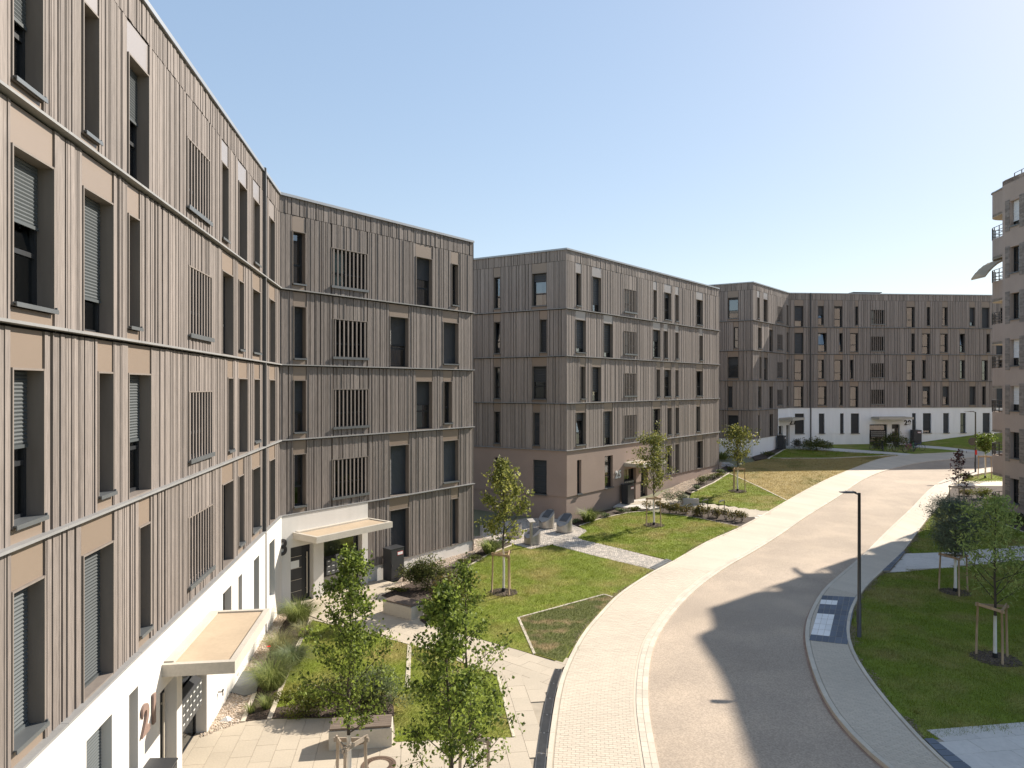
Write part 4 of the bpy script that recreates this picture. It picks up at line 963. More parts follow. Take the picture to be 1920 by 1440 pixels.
def blades(x, y, z, hmin, hmax, w, lean):
    n = len(x); a = NR.uniform(0, 2 * math.pi, n); h = NR.uniform(hmin, hmax, n); l = NR.uniform(0, lean, n) * h; b = NR.uniform(0, 2 * math.pi, n)
    V = np.empty((n, 3, 3)); dx, dy = np.cos(a) * w / 2, np.sin(a) * w / 2
    V[:, 0] = np.stack([x - dx, y - dy, z], 1); V[:, 1] = np.stack([x + dx, y + dy, z], 1); V[:, 2] = np.stack([x + np.cos(b) * l, y + np.sin(b) * l, z + h], 1)
    return V.reshape(-1, 3), np.arange(n * 3).reshape(-1, 3)
GM = {'E': 'grass_dry'}
for k, den in (('A', 1300), ('B', 1000), ('C', 600), ('D', 400), ('E', 260), ('F', 200), ('R1', 1000), ('R2', 450), ('R4', 300)):
    minus = [BED['shrub']] if k == 'A' else [PATCH] if k == 'B' else []
    x, y = scatter(LAWN[k], den, minus); V, T_ = blades(x, y, g_np(y) + .028, .03, .075 if k not in 'EF' else .09, .011 if k in ('A', 'B', 'R1') else .02, 1.1)
    cx, cy = scatter(LAWN[k], 2.2 if k != 'E' else 1.0, minus); nb = 26; rr = NR.uniform(.05, .2, len(cx))          # taller clumps
    bx = (cx[:, None] + NR.normal(size=(len(cx), nb)) * rr[:, None]).ravel(); by = (cy[:, None] + NR.normal(size=(len(cx), nb)) * rr[:, None]).ravel()
    V2, T2 = blades(bx, by, g_np(by) + .028, .05, .12, .014, .9); T_ = np.concatenate([T_, T2 + len(V)]); V = np.concatenate([V, V2])
    o = np_obj('grass', V, T_, GM.get(k, 'grass'), kind='stuff')
    tag(o, {'A': 'bright green lawn grass between the two entrance paths', 'B': 'green lawn grass beside the curved pavement in front of number 23', 'C': 'sunlit lawn grass in front of number 25', 'D': 'vivid green lawn grass below the gravel beside number 25',
            'E': 'dry yellow lawn grass towards the far white building', 'F': 'shaded grass in front of number 27', 'R1': 'shaded dark green lawn grass beside the lamp post', 'R2': 'shaded lawn grass beyond the grey side path', 'R4': 'sunny grass round the small round tree'}[k], 'grass')
x, y = scatter(PATCH, 900); V, T_ = blades(x, y, g_np(y) + .036, .025, .07, .012, 1.4); tag(np_obj('grass', V, T_, 'grass_patch', kind='stuff'), 'patchy dry grass inside the pale kerb outline by the pavement', 'grass')
def chips(x, y, z, smin, smax, flat):
    n = len(x); s = NR.uniform(smin, smax, n); base = np.array([(1, 0, 0), (-1, 0, 0), (0, 1, 0), (0, -1, 0), (0, 0, 1), (0, 0, -1)], float)
    V = base[None] * s[:, None, None] * NR.uniform(.6, 1.2, (n, 6, 1)); V[:, :, 2] *= flat
    a = NR.uniform(0, 6.28, n); c, sn = np.cos(a)[:, None], np.sin(a)[:, None]; X = V[:, :, 0] * c - V[:, :, 1] * sn; Y_ = V[:, :, 0] * sn + V[:, :, 1] * c
    V[:, :, 0] = X + x[:, None]; V[:, :, 1] = Y_ + y[:, None]; V[:, :, 2] += z[:, None]
    t = np.array([(0, 2, 4), (2, 1, 4), (1, 3, 4), (3, 0, 4), (2, 0, 5), (1, 2, 5), (3, 1, 5), (0, 3, 5)]); T_ = (t[None] + (np.arange(n) * 6)[:, None, None]).reshape(-1, 3)
    return V.reshape(-1, 3), T_
for k, den, lab in (('g21', 700, 'pale beige gravel along the white wall between entrances 21 and 23'), ('g23', 400, 'reddish gravel along the plinth right of entrance 23'), ('g25', 130, 'reddish gravel bank at the foot of number 25'), ('g27', 60, 'grey gravel at the white plinth of number 27')):
    x, y = scatter(GRAV[k], den); V, T_ = chips(x, y, g_np(y) + .03, .014, .04, .7); tag(np_obj('gravel', V, T_, 'pebble', kind='stuff'), lab, 'gravel')
ex, ey = [], []
for i in range(5200):
    d_ = R.uniform(.06, .55) * SR.len; w_ = abs(R.gauss(0, .13)) * (.5 + .5 * math.sin(d_ * 1.7) + .35 * math.sin(d_ * 4.3)); p_ = SR.at(d_) + SR.nrm(d_) * max(.0, w_); ex.append(p_.x); ey.append(p_.y)
for i in range(2600):
    d_ = R.uniform(.1, .5) * SL.len; w_ = abs(R.gauss(0, .10)) * (.5 + .5 * math.sin(d_ * 1.3)); p_ = SL.at(d_) - SL.nrm(d_) * max(.0, w_)
    if inside(p_, LAWN['B']) or inside(p_, LAWN['C']): ex.append(p_.x); ey.append(p_.y)
ex, ey = np.array(ex), np.array(ey); V, T_ = chips(ex, ey, g_np(ey) + .04, .02, .045, .35); tag(np_obj('bare_soil', V, T_, 'dry_soil', kind='stuff'), 'pale bare soil where the lawns meet the pavement edging', 'soil')
x, y = scatter(BED['grass'], 150); x2, y2 = scatter(BED['shrub'], 150); x3, y3 = scatter(BED['b23'], 120); x = np.concatenate([x, x2, x3]); y = np.concatenate([y, y2, y3])
V, T_ = chips(x, y, g_np(y) + .04, .012, .035, .6); tag(np_obj('bark_mulch', V, T_, 'mulch', kind='stuff'), 'dark bark mulch lying in the planting beds', 'mulch')

# ------------------------------------------------------------------ leaves, trees, shrubs
def leaf_mesh(C, size, aspect=.6, droop=.4, rng=NR, up=None, jitter=.35):
    n = len(C); s = size * rng.uniform(1 - jitter, 1 + jitter, n)
    d = rng.normal(size=(n, 3)); d[:, 2] -= droop; d /= np.linalg.norm(d, axis=1)[:, None]
    r = rng.normal(size=(n, 3)); r -= (r * d).sum(1)[:, None] * d; r /= np.linalg.norm(r, axis=1)[:, None]; nn = np.cross(d, r)
    w = (s * aspect * .5)[:, None]; l = s[:, None]; V = np.empty((n, 4, 3))
    V[:, 0] = C - d * l * .5; V[:, 1] = C + r * w + nn * w * .35; V[:, 2] = C + d * l * .5; V[:, 3] = C - r * w + nn * w * .35
    t = np.array([(0, 1, 2), (0, 2, 3)]); T_ = (t[None] + (np.arange(n) * 4)[:, None, None]).reshape(-1, 3)
    return V.reshape(-1, 3), T_
def tree(name, label, x, y, height, crown0, width, shape, nbr, leafsize, nleaf, leafm, seed, trunk_r=.05, white=1.6, aspect=.62, droop=.5, asc=.9, cat='tree', group=None, lean=(0, 0), twigs=5, clump=.09, barkm='bark', z=None):
    rng = random.Random(seed); nr = np.random.default_rng(seed); z = g(y) + .02 if z is None else z
    root = empty(name, x, y, z); tag(root, label, cat, group)
    wob = [(rng.uniform(-1, 1) * .03 * height / 5, rng.uniform(-1, 1) * .03 * height / 5) for _ in range(9)]
    def lead(t):
        k = min(int(t * 8), 7); f = t * 8 - k; a, b = wob[k], wob[k + 1]
        return Vector((x + lean[0] * t + (a[0] + (b[0] - a[0]) * f) * min(1, t * 4), y + lean[1] * t + (a[1] + (b[1] - a[1]) * f) * min(1, t * 4), z - .05 + t * height))
    mb = MB(); mb.tube([lead(i / 14) for i in range(15)], [trunk_r * (1 - .93 * (i / 14)) + .004 for i in range(15)], 8)
    mb.build('trunk', barkm, root, True)
    if white: w = MB(); tw = white / height; w.tube([lead(tw * i / 6) for i in range(7)], [trunk_r * (1 - .93 * tw * i / 6) + .010 for i in range(7)], 10); w.build('painted_trunk', 'whitewash', root, True); w = MB(); w.tube([lead(0), lead(.25 / height)], [trunk_r + .03, trunk_r + .025], 10); w.build('trunk_guard', 'rubber', root)
    br = MB(); pts = []; wts = []
    for k in range(nbr):
        t = (k + rng.random() * .6) / nbr; h = crown0 + (height * .97 - crown0) * t; th = k * 2.39996 + rng.uniform(-.5, .5)
        L_ = width * shape(t) * rng.uniform(.72, 1.12)
        if L_ < .03: continue
        p = lead(h / height); up = asc * rng.uniform(.7, 1.3); d = Vector((math.cos(th), math.sin(th), up)).normalized(); segs = [p]
        ll = L_ * math.sqrt(1 + up * up); 
        for i in range(1, 6):
            d = (d + Vector((rng.uniform(-.16, .16), rng.uniform(-.16, .16), rng.uniform(-.08, .12)))).normalized(); segs.append(segs[-1] + d * ll / 5)
        r0 = trunk_r * (1 - .9 * h / height) * .42 + .003; br.tube(segs, [r0 * (1 - .8 * i / 5) for i in range(6)], 5, cap=False)
        for i in range(twigs):
            f = rng.uniform(.25, 1.0); a = f * 5; q = segs[min(int(a), 4)].lerp(segs[min(int(a), 4) + 1], a - min(int(a), 4))
            td = (d + Vector((rng.gauss(0, .8), rng.gauss(0, .8), rng.gauss(0.1, .5)))).normalized(); tl = ll * rng.uniform(.18, .42); e = q + td * tl
            br.tube([q, q.lerp(e, .5) + Vector((0, 0, .02)), e], [r0 * .35 + .001, r0 * .25 + .001, .0012], 4, cap=False)
            for c in range(5): pts.append(q.lerp(e, .15 + .22 * c)); wts.append(1.0)
        for f in (.35, .5, .65, .8, .92, 1.0): a = f * 5; pts.append(segs[min(int(a), 4)].lerp(segs[min(int(a), 4) + 1], a - min(int(a), 4))); wts.append(.8)
    for i in range(12): pts.append(lead((crown0 + (height - crown0) * (.55 + .45 * i / 11)) / height)); wts.append(.7)
    br.build('branches', barkm, root, True)
    A_ = np.array([tuple(p) for p in pts]); W_ = np.array(wts); W_ = W_ * nr.uniform(.1, 1.9, len(W_)); idx = nr.choice(len(A_), nleaf, p=W_ / W_.sum())
    C_ = A_[idx] + nr.normal(size=(nleaf, 3)) * clump
    V, T_ = leaf_mesh(C_, leafsize, aspect, droop, nr); np_obj('crown', V, T_, leafm, root)
    return root
def cone(t): return (min(1, t * 5 + .45)) * (1 - t) ** .75 + .06
def oval(t): return math.sin(math.pi * min(1, .12 + .88 * t)) ** .7 + .05
def ball(t): return math.sqrt(max(0, 1 - (2 * t - 1) ** 2)) + .05
def stakes(label, x, y, ht, rad, rot, m='stake', top=True, sides=3):
    z = g(y); root = empty('stake_frame', x, y, z); tag(root, label, 'tree support', 'timber tree supports'); ps = []
    for k in range(3):
        th = rot + k * 2 * math.pi / 3; px_, py_ = x + rad * math.cos(th), y + rad * math.sin(th); tx, ty = x + rad * .9 * math.cos(th), y + rad * .9 * math.sin(th)
        mb = MB(); mb.tube([(px_, py_, z - .1), ((px_ + tx) / 2 + R.uniform(-.01, .01), (py_ + ty) / 2, z + ht / 2), (tx, ty, z + ht)], [.036, .034, .032], 9); mb.build('post', m, root, True); ps.append(Vector((tx, ty, z + ht - .06)))
    for a, b in ((0, 1), (1, 2), (2, 0))[:sides]:
        mb = MB(); d = (ps[b] - ps[a]).normalized(); a_, b_ = ps[a] - d * .08, ps[b] + d * .08; e = Vector((d.y, -d.x, 0)) * .022; u = Vector((0, 0, .042)); o = Vector((0, 0, .02 * (a - 1)))
        mb.hexa([a_ - e - u + o, b_ - e - u + o, b_ + e - u + o, a_ + e - u + o, a_ - e * .7 + u + o, b_ - e * .7 + u + o, b_ + e * .7 + u + o, a_ + e * .7 + u + o]); mb.build('rail', m, root)
    mb = MB()
    for p in ps: mb.tube([p - Vector((0, 0, .08)), Vector((x, y, p.z - .10)), ], .010, 5)
    mb.build('rope_tie', 'rope', root)
def mulch_ring(x, y, r, lab):
    n = int(260 * r * r / .25); a = NR.uniform(0, 6.283, n); d = r * np.sqrt(NR.uniform(0, 1, n)) * NR.uniform(.93, 1.04, n); X, Y_ = x + d * np.cos(a), y + d * np.sin(a)
    V, T_ = chips(X, Y_, g_np(Y_) + .045 + .03 * (1 - d / r), .02, .05, .5)
    o = np_obj('mulch_ring', V, T_, 'mulch', kind='stuff'); tag(o, lab, 'mulch')
    mb = MB(); c = [(x + r * .97 * math.cos(t * math.pi / 10), y + r * .97 * math.sin(t * math.pi / 10)) for t in range(20)]
    mb.v = [(p[0], p[1], g(p[1]) + .035) for p in c] + [(x, y, g(y) + .075)]; mb.f = [(k, (k + 1) % 20, 20) for k in range(20)]; mb.mi = [0] * 20; mb.build('mulch_mound', 'mulch', o)
def at_base(px, Y): return ((px - 960) / F * Y, Y)
# the three pear trees by the plaza
x, y = at_base(655, 14.4); tree('pear_tree', 'young leafy tree nearest entrance 21 with white painted trunk beside the long bench', x, y, 5.55, 1.75, 1.15, cone, 34, .076, 5600, 'leaf_pear', 3, .045, 1.75, .66, .6, .75, clump=.085)
stakes('weathered timber support round the tree beside the long bench', x, y, 1.62, .36, .5, 'stake_grey')
x, y = at_base(852, 12.7); tree('pear_tree', 'tallest leafy tree at the bottom centre in front of the staked one', x, y, 5.35, 1.15, 1.05, cone, 38, .076, 6800, 'leaf_pear', 8, .045, 1.1, .66, .6, .85, clump=.085, lean=(-.18, 0))
x, y = at_base(888, 14.6); tree('pear_tree', 'slender sparse tree half hidden behind the bottom centre tree', x, y, 5.25, 1.75, .95, cone, 24, .070, 3000, 'leaf_pear', 21, .040, 1.75, .66, .6, .7, clump=.08, lean=(-.22, .1))
stakes('weathered timber support below the slender sparse tree', x, y, 1.62, .36, -.4, 'stake_grey')
# lawn trees
x, y = P(944, 1112); tree('maple_tree', 'young maple on the lawn in front of the steel waste containers', x, y, 5.65, 2.0, 1.3, cone, 26, .13, 2500, 'leaf_maple', 5, .05, 1.9, .8, .3, .9, clump=.11); stakes('timber support round the maple in front of the waste containers', x, y, 1.72, .5, 1.0); mulch_ring(x, y, .62, 'bark mulch ring below the maple by the waste containers')
x, y = P(1226, 986); tree('hornbeam_tree', 'narrow oval tree standing before entrance 25', x, y, 5.3, 1.9, 1.0, oval, 30, .115, 3600, 'leaf_oval', 6, .05, 1.9, .7, .4, 1.4, clump=.10); stakes('timber support round the narrow tree before entrance 25', x, y, 1.75, .5, 1.3); mulch_ring(x, y, .65, 'bark mulch ring below the narrow tree before entrance 25')
x, y = P(1383, 922); tree('maple_tree', 'small tree on the vivid green lawn right of number 25', x, y, 4.7, 1.9, 1.1, oval, 24, .15, 1900, 'leaf_oval', 9, .05, 1.9, .75, .3, 1.1, clump=.12); stakes('timber support round the tree on the vivid green lawn', x, y, 1.8, .55, 1.7); mulch_ring(x, y, .7, 'bark mulch ring on the vivid green lawn')
x, y = P(1866, 1237); tree('ash_tree', 'light green feathery tree nearest on the shaded right lawn', x, y, 5.25, 1.75, 1.45, cone, 24, .15, 2500, 'leaf_ash', 14, .05, 1.45, .32, .5, .8, clump=.13); stakes('pale timber support round the feathery tree on the right lawn', x, y, 1.75, .52, .3); mulch_ring(x, y, .72, 'grey mulch ring below the feathery tree')
x, y = P(1791, 1112)
rp = tree('pine_tree', 'dark bushy pine with white painted trunk on the shaded lawn', x, y, 3.75, 1.7, 1.25, ball, 44, .15, 15000, 'needle', 17, .06, 1.5, .12, -.3, .45, clump=.13, twigs=8); stakes('timber support round the dark pine', x, y, 1.62, .62, .2); mulch_ring(x, y, .62, 'grey mulch ring below the dark pine')
x, y = P(1798, 975); tree('plum_tree', 'sparse dark red leaved young tree by the right pavement', x, y, 4.5, 1.9, .8, cone, 16, .13, 420, 'leaf_red', 23, .035, 0, .75, .2, .8, clump=.09); stakes('grey timber support below the dark red leaved tree', x, y, 2.15, .55, .4, 'stake_grey'); mulch_ring(x, y, .6, 'mulch ring below the dark red leaved tree')
x, y = P(1847, 897); tree('round_tree', 'small round lime green tree near the far lamp post', x, y, 3.5, 2.3, .8, ball, 20, .15, 1500, 'leaf_lime', 29, .045, 2.2, .7, .3, .5, clump=.12); stakes('timber support round the small lime green tree', x, y, 1.9, .55, .9)
def shrub(name, label, x, y, w, d, h, leafsize, n, m, seed, aspect=.5, lobes=9, droop=.1, group=None, cat='shrub'):
    nr = np.random.default_rng(seed); rng = random.Random(seed); z = g(y) + .03; root = empty(name, x, y, z); tag(root, label, cat, group)
    mb = MB(); cs = []
    for k in range(lobes):
        a, r = rng.uniform(0, 6.28), math.sqrt(rng.random()); c = Vector((x + math.cos(a) * r * w * .34, y + math.sin(a) * r * d * .34, z + h * rng.uniform(.35, .78) * (1 - .35 * r))); cs.append((c, rng.uniform(.45, .8)))
        mb.tube([(x + rng.uniform(-.1, .1) * w, y + rng.uniform(-.1, .1) * d, z - .05), Vector((x, y, z)).lerp(c, .6), c], [.014, .009, .004], 5, cap=False)
        for j in range(4): e = c + Vector((rng.gauss(0, .16 * w), rng.gauss(0, .16 * d), rng.uniform(0, .3 * h))); mb.tube([c.lerp(Vector((x, y, z)), .3), e], [.006, .002], 4, cap=False)
    mb.build('stems', 'bark', root)
    idx = nr.integers(0, lobes, n); C_ = np.array([tuple(cs[i][0]) for i in idx]); s = np.array([cs[i][1] for i in idx])
    v = nr.normal(size=(n, 3)); v /= np.linalg.norm(v, axis=1)[:, None]; v *= (nr.uniform(.25, 1, n) ** .5)[:, None]
    C_ += v * s[:, None] * np.array([w * .33, d * .33, h * .38]); C_[:, 2] = np.maximum(C_[:, 2], z + .03)
    V, T_ = leaf_mesh(C_, leafsize, aspect, droop, nr); np_obj('foliage', V, T_, m, root); return root
def tuft(name, label, x, y, r, h, n, m, seed, w=.012, group=None, cat='ornamental grass', z=None):
    nr = np.random.default_rng(seed); z = g(y) + .03 if z is None else z
    a = nr.uniform(0, 6.283, n); sp = np.sqrt(nr.uniform(.02, 1, n)) * r; hh = h * nr.uniform(.55, 1.1, n); b0 = np.stack([x + .35 * sp * np.cos(a), y + .35 * sp * np.sin(a), np.full(n, z)], 1)
    m1 = b0 + np.stack([np.cos(a) * sp * .35, np.sin(a) * sp * .35, hh * .7], 1); t = b0 + np.stack([np.cos(a) * sp, np.sin(a) * sp, hh * nr.uniform(.45, 1.05, n)], 1)
    s_ = np.stack([-np.sin(a), np.cos(a), np.zeros(n)], 1) * w / 2; V = np.stack([b0 - s_, b0 + s_, m1 - s_ * .8, m1 + s_ * .8, t], 1)
    tt = np.array([(0, 1, 3), (0, 3, 2), (2, 3, 4)]); T_ = (tt[None] + (np.arange(n) * 5)[:, None, None]).reshape(-1, 3)
    o = np_obj(name, V.reshape(-1, 3), T_, m); tag(o, label, cat, group); return o
x, y = P(560, 1168); tuft('feather_grass', 'green feathery grass clump nearest entrance 23 beside the gravel', x, y, .85, .85, 1100, 'blade_green', 1, .014)
x, y = P(570, 1195); tuft('feather_grass', 'straw coloured grass clump beside the lawn edging', x, y, .5, .6, 420, 'blade', 2, .012)
x, y = P(510, 1290); tuft('feather_grass', 'largest feathery grass clump behind the slate slab', x, y, .85, .8, 1300, 'blade_green', 3, .010)
x, y = P(547, 1245); tuft('feather_grass', 'silvery grass clump against the lawn edging', x, y, .75, .55, 1000, 'leaf_silver', 4, .012)
x, y = P(500, 1330); tuft('feather_grass', 'small grass clump at the corner of the plaza', x, y, .34, .4, 260, 'blade_green', 5, .012)
x, y = P(470, 1338); tuft('feather_grass', 'tiny grass tuft next to the gravel by the plaza', x, y, .24, .3, 120, 'blade_green', 6, .011)
x, y = P(525, 1225); tuft('feather_grass', 'pale feathery grass clump between gravel and silvery clump', x, y, .75, .75, 800, 'blade', 7, .010)
pr = empty('poppy', *P(503, 1262), g(20)); tag(pr, 'single red poppy flower among the feathery grass', 'flower'); px_, py_ = P(503, 1262)
mb = MB(); mb.tube([(px_, py_, 0), (px_ + .03, py_, .5), (px_ + .02, py_, .82)], .004, 5); mb.build('stem', 'blade_green', pr)
for k in range(4):
    a = k * math.pi / 2; mb = MB(); c = Vector((px_ + .02, py_, .82)); u = Vector((math.cos(a), math.sin(a), .5)) * .065; w_ = Vector((-math.sin(a), math.cos(a), 0)) * .04
    mb.v = [tuple(c), tuple(c + u * .6 + w_), tuple(c + u), tuple(c + u * .6 - w_)]; mb.f = [(0, 1, 2, 3)]; mb.mi = [0]; mb.build('petal', 'poppy', pr)
x, y = P(565, 1338); shrub('shrub', 'yellow green shrub at the left end of the bed behind the long bench', x, y, 1.9, 1.1, .9, .07, 2600, 'leaf_yellow', 31)
x, y = P(640, 1338); shrub('shrub', 'dark green shrub behind the tree at the long bench', x, y, 1.8, 1.2, 1.15, .07, 3000, 'leaf_dark', 32)
x, y = P(712, 1335); shrub('shrub', 'grey green shrub with silvery leaves behind the right end of the long bench', x, y, 1.9, 1.4, 1.5, .08, 4200, 'leaf_silver', 33, .34)
x, y = P(690, 1342); shrub('shrub', 'low dark shrub under the silvery one behind the long bench', x, y, 1.6, .7, .7, .06, 1500, 'leaf_dark', 34)
x, y = P(808, 1106); shrub('shrub', 'large dark green shrub next to the grey cabinet at entrance 23', x, y, 2.9, 1.8, 1.6, .11, 4800, 'leaf_dark', 35, .35, 14)
x, y = P(850, 1130); shrub('shrub', 'reddish green shrub at the lawn edge right of the small bench', x, y, 2.2, 1.7, 1.3, .09, 3000, 'leaf_hedge', 36)
x, y = P(815, 1160); shrub('shrub', 'yellow green shrub behind the small bench', x, y, 1.6, 1.2, .95, .085, 1900, 'leaf_yellow', 37)
x, y = P(757, 1092); shrub('shrub', 'thin bronze leaved shrub against the white plinth near the cabinet', x, y, .6, .5, 1.1, .08, 190, 'leaf_bronze', 38, lobes=5)
x, y = P(740, 1112); shrub('ground_cover', 'low yellow ground cover at the foot of the cabinet', x, y, 1.2, .6, .28, .07, 420, 'leaf_yellow', 39)
x, y = P(918, 1038); tuft('daylily', 'bright green strap leaved clump at the corner of number 23', x, y, .75, .8, 420, 'blade_green', 40, .03)
x, y = P(1104, 978); tuft('daylily', 'bright strap leaved clump at the corner of number 25', x, y, .95, .85, 420, 'blade_green', 41, .035)
x, y = P(1040, 968); tuft('daylily', 'yellow green clump behind the waste containers', x, y, .6, .6, 240, 'blade_green', 42, .03)
for k, (px, py, w, h, mm, lab) in enumerate(((892, 1053, 1.0, .45, 'leaf_dark', 'low dark perennial at the gravel edge beside the lawn'), (868, 1062, .9, .5, 'leaf_yellow', 'low yellow green perennial at the gravel edge beside the lawn'), (938, 1026, .8, .4, 'leaf_silver', 'low silvery perennial next to the strap leaved clump'), (1082, 982, .8, .35, 'leaf_silver', 'silvery ground cover left of the clump at number 25'),
        (1135, 970, .9, .35, 'leaf_silver', 'silvery ground cover right of the clump at number 25'), (1165, 962, 1.2, .4, 'leaf_silver', 'pale ground cover in front of the cabinet at number 25'), (1190, 958, 1.0, .35, 'leaf_yellow', 'yellow ground cover beside the paving of entrance 25'),
        (1268, 945, 2.0, 1.15, 'leaf_silver', 'grey green rounded shrub right of entrance 25'), (1322, 908, 1.7, .9, 'leaf_dark', 'dark round shrub on the gravel bank of number 25'), (1305, 920, 1.2, .5, 'leaf_silver', 'silvery low plant below the dark round shrub'), (1345, 895, 1.3, .5, 'leaf_yellow', 'yellow low plant on the upper gravel bank'), (1352, 888, 1.2, .45, 'leaf_silver', 'pale low plant on the upper gravel bank'),
        (1362, 876, 1.2, .5, 'curtain', 'white flowering cushion at the corner of number 25'), (1371, 884, .9, .5, 'leaf_dark', 'small dark plant near the staked tree of the vivid lawn'), (1335, 900, 1.0, .4, 'leaf_bronze', 'bronze low plant on the gravel bank'))):
    x, y = P(px, py); shrub('perennial', lab, x, y, w, w * .7, h, .07 + .012 * (y > 45), int(520 * w), mm, 50 + k, .55, 7, cat='plant')
for k, px in enumerate(range(1240, 1405, 15)):
    f = (px - 1240) / 165; x, y = P(px, 960 + 20 * f); shrub('hedge_plant', '%s hedge plant from the left in the row at entrance 25' % ('first', 'second', 'third', 'fourth', 'fifth', 'sixth', 'seventh', 'eighth', 'ninth', 'tenth', 'eleventh')[k], x, y, 1.05, .8, .95 if k < 6 else .85, .10, 420 if k < 6 else 240, 'leaf_hedge', 80 + k, .6, 6, group='low hedge at entrance 25', cat='hedge plant')
x, y = P(1215, 956); shrub('hedge_plant', 'thin hedge plant by the paving left of the narrow tree', x, y, 1.1, .7, .8, .09, 220, 'leaf_hedge', 95, cat='hedge plant')
x, y = P(1532, 845); shrub('shrub', 'large round dark shrub in front of the white ground floor near 27', x, y, 3.4, 2.4, 1.9, .15, 2200, 'leaf_dark', 96, .45, 12)
x, y = P(1500, 841); shrub('shrub', 'loose bronze shrub left of the large round one near 27', x, y, 2.0, 1.3, 1.3, .14, 500, 'leaf_bronze', 97)
x, y = P(1682, 838); shrub('shrub', 'dark spreading shrub behind the parked bicycles', x, y, 3.4, 1.8, 1.9, .15, 1900, 'leaf_dark', 98, .4, 12)
x, y = P(1650, 842); shrub('shrub', 'dark low shrub left of the spreading one at the bicycles', x, y, 2.2, 1.4, 1.3, .15, 900, 'leaf_dark', 99)
x, y = P(1440, 856); shrub('perennial', 'small dark cushion at the gravel of number 27', x, y, 1.6, 1.0, .6, .1, 500, 'leaf_dark', 100, cat='plant')
x, y = P(1355, 862); tuft('daylily', 'bright clump in the gap between numbers 25 and 27', x, y, 1.0, .9, 200, 'blade_green', 101, .05)
for k, (px, py, w, h, mm, lab) in enumerate(((1840, 935, 2.2, .9, 'leaf_yellow', 'yellow flowering perennial behind the dark red leaved tree'), (1865, 948, 2.0, .8, 'leaf_lime', 'lime perennial clump in the bed of the right block'), (1815, 930, 1.5, .6, 'leaf_hedge', 'russet perennial at the pavement end of the right bed'), (1895, 975, 2.6, .7, 'leaf_dark', 'dark evergreen mound at the wall of the right block'), (1850, 960, 2.0, .5, 'leaf_dark', 'low dark ground cover along the right lawn edging'), (1915, 985, 2.2, .7, 'leaf_dark', 'dark evergreen mound at the right picture edge'), (1812, 898, 1.4, .6, 'leaf_dark', 'small bush at the kerb below the round tree'))):
    x, y = P(px, py); shrub('perennial', lab, x, y, w, w * .6, h, .10, int(420 * w), mm, 110 + k, .5, 8, cat='plant')

# ------------------------------------------------------------------ street furniture
def rotT(x, y, z, a):
    c, s = math.cos(a), math.sin(a)
    return lambda u, v, w: (x + u * c - v * s, y + u * s + v * c, z + w)
def bench(label, pa, pb, depth, h):
    """concrete block with a slatted timber seat; pa, pb: the two ground points of its front edge"""
    a, b = Vector(pa), Vector(pb); d = b - a; ang = math.atan2(d.y, d.x); L_ = d.length; z = g(a.y) + .02
    root = empty('bench', (a.x + b.x) / 2, (a.y + b.y) / 2, z); tag(root, label, 'bench'); T = rotT(a.x, a.y, z, ang)
    mb = MB(); mb.box(0, L_, 0, depth, -.05, h, T=T); o = mb.build('concrete_block', 'concrete', root)
    bv = o.modifiers.new('bevel', 'BEVEL'); bv.width = .012; bv.segments = 2
    n = 6; w = (depth - .02) / n
    for k in range(n):
        mb = MB(); mb.box(.02, L_ - .02, .01 + k * w + .004, .01 + (k + 1) * w - .004, h + .02, h + .06, T=T); mb.build('seat_slat', 'bench_wood', root)
    mb = MB()
    for f in (.12, .5, .88): mb.box(L_ * f - .03, L_ * f + .03, .04, depth - .04, h, h + .02, T=T)
    mb.build('seat_bearer', 'steel_dark', root)
bench('long concrete bench with dark slatted seat on the plaza of entrance 21', P(616, 1410), P(735, 1402), .62, .46)
bench('small concrete bench with slatted seat in front of entrance 23', P(718, 1150), P(771, 1164), .72, .46)
def cabinet(label, x, y, w, d, h, ang, lab=True, z=None):
    z = g(y) + .02 if z is None else z; root = empty('service_cabinet', x, y, z); tag(root, label, 'cabinet'); T = rotT(x, y, z, ang)
    mb = MB(); mb.box(-w / 2, w / 2, -d / 2, d / 2, -.05, h - .06, T=T); o = mb.build('body', 'box_grey', root)
    mb = MB(); mb.hexa([T(-w / 2 - .015, -d / 2 - .015, h - .06), T(w / 2 + .015, -d / 2 - .015, h - .06), T(w / 2 + .015, d / 2 + .015, h - .06), T(-w / 2 - .015, d / 2 + .015, h - .06), T(-w / 2 - .015, -d / 2 - .015, h - .03), T(w / 2 + .015, -d / 2 - .015, h - .03), T(w / 2 + .015, d / 2 + .015, h), T(-w / 2 - .015, d / 2 + .015, h)]); mb.build('lid', 'box_grey', root)
    mb = MB(); mb.box(-w / 2 + .03, w / 2 - .03, -d / 2 - .012, -d / 2, .06, h - .1, T=T); dr = mb.build('door', 'box_grey', root)
    mb = MB(); mb.box(-w / 2 + .06, -w / 2 + .08, -d / 2 - .03, -d / 2 - .012, h * .42, h * .5, T=T); mb.build('handle', 'steel_dark', dr)
    if lab:
        mb = MB(); mb.box(-.02, w / 2 - .08, -d / 2 - .018, -d / 2 - .012, h - .36, h - .2, T=T); p = mb.build('plate', 'label_red', dr)
        mb = MB(); mb.box(.0, w / 2 - .1, -d / 2 - .021, -d / 2 - .018, h - .34, h - .22, T=T); mb.build('plate_face', 'label_white', dr)
a23 = math.atan2(fb.d.y, fb.d.x)
q = fb.T(fb.u(726), .42, 0); cabinet('dark grey cabinet with red framed plate against the plinth beside entrance 23', q[0], q[1], .82, .5, 1.42, a23)
q = fd.T(fd.u(1166.5), .45, 0); cabinet('dark grey cabinet left of entrance 25 with pale plate', q[0], q[1], .9, .5, 1.45, math.atan2(fd.d.y, fd.d.x), z=.5)
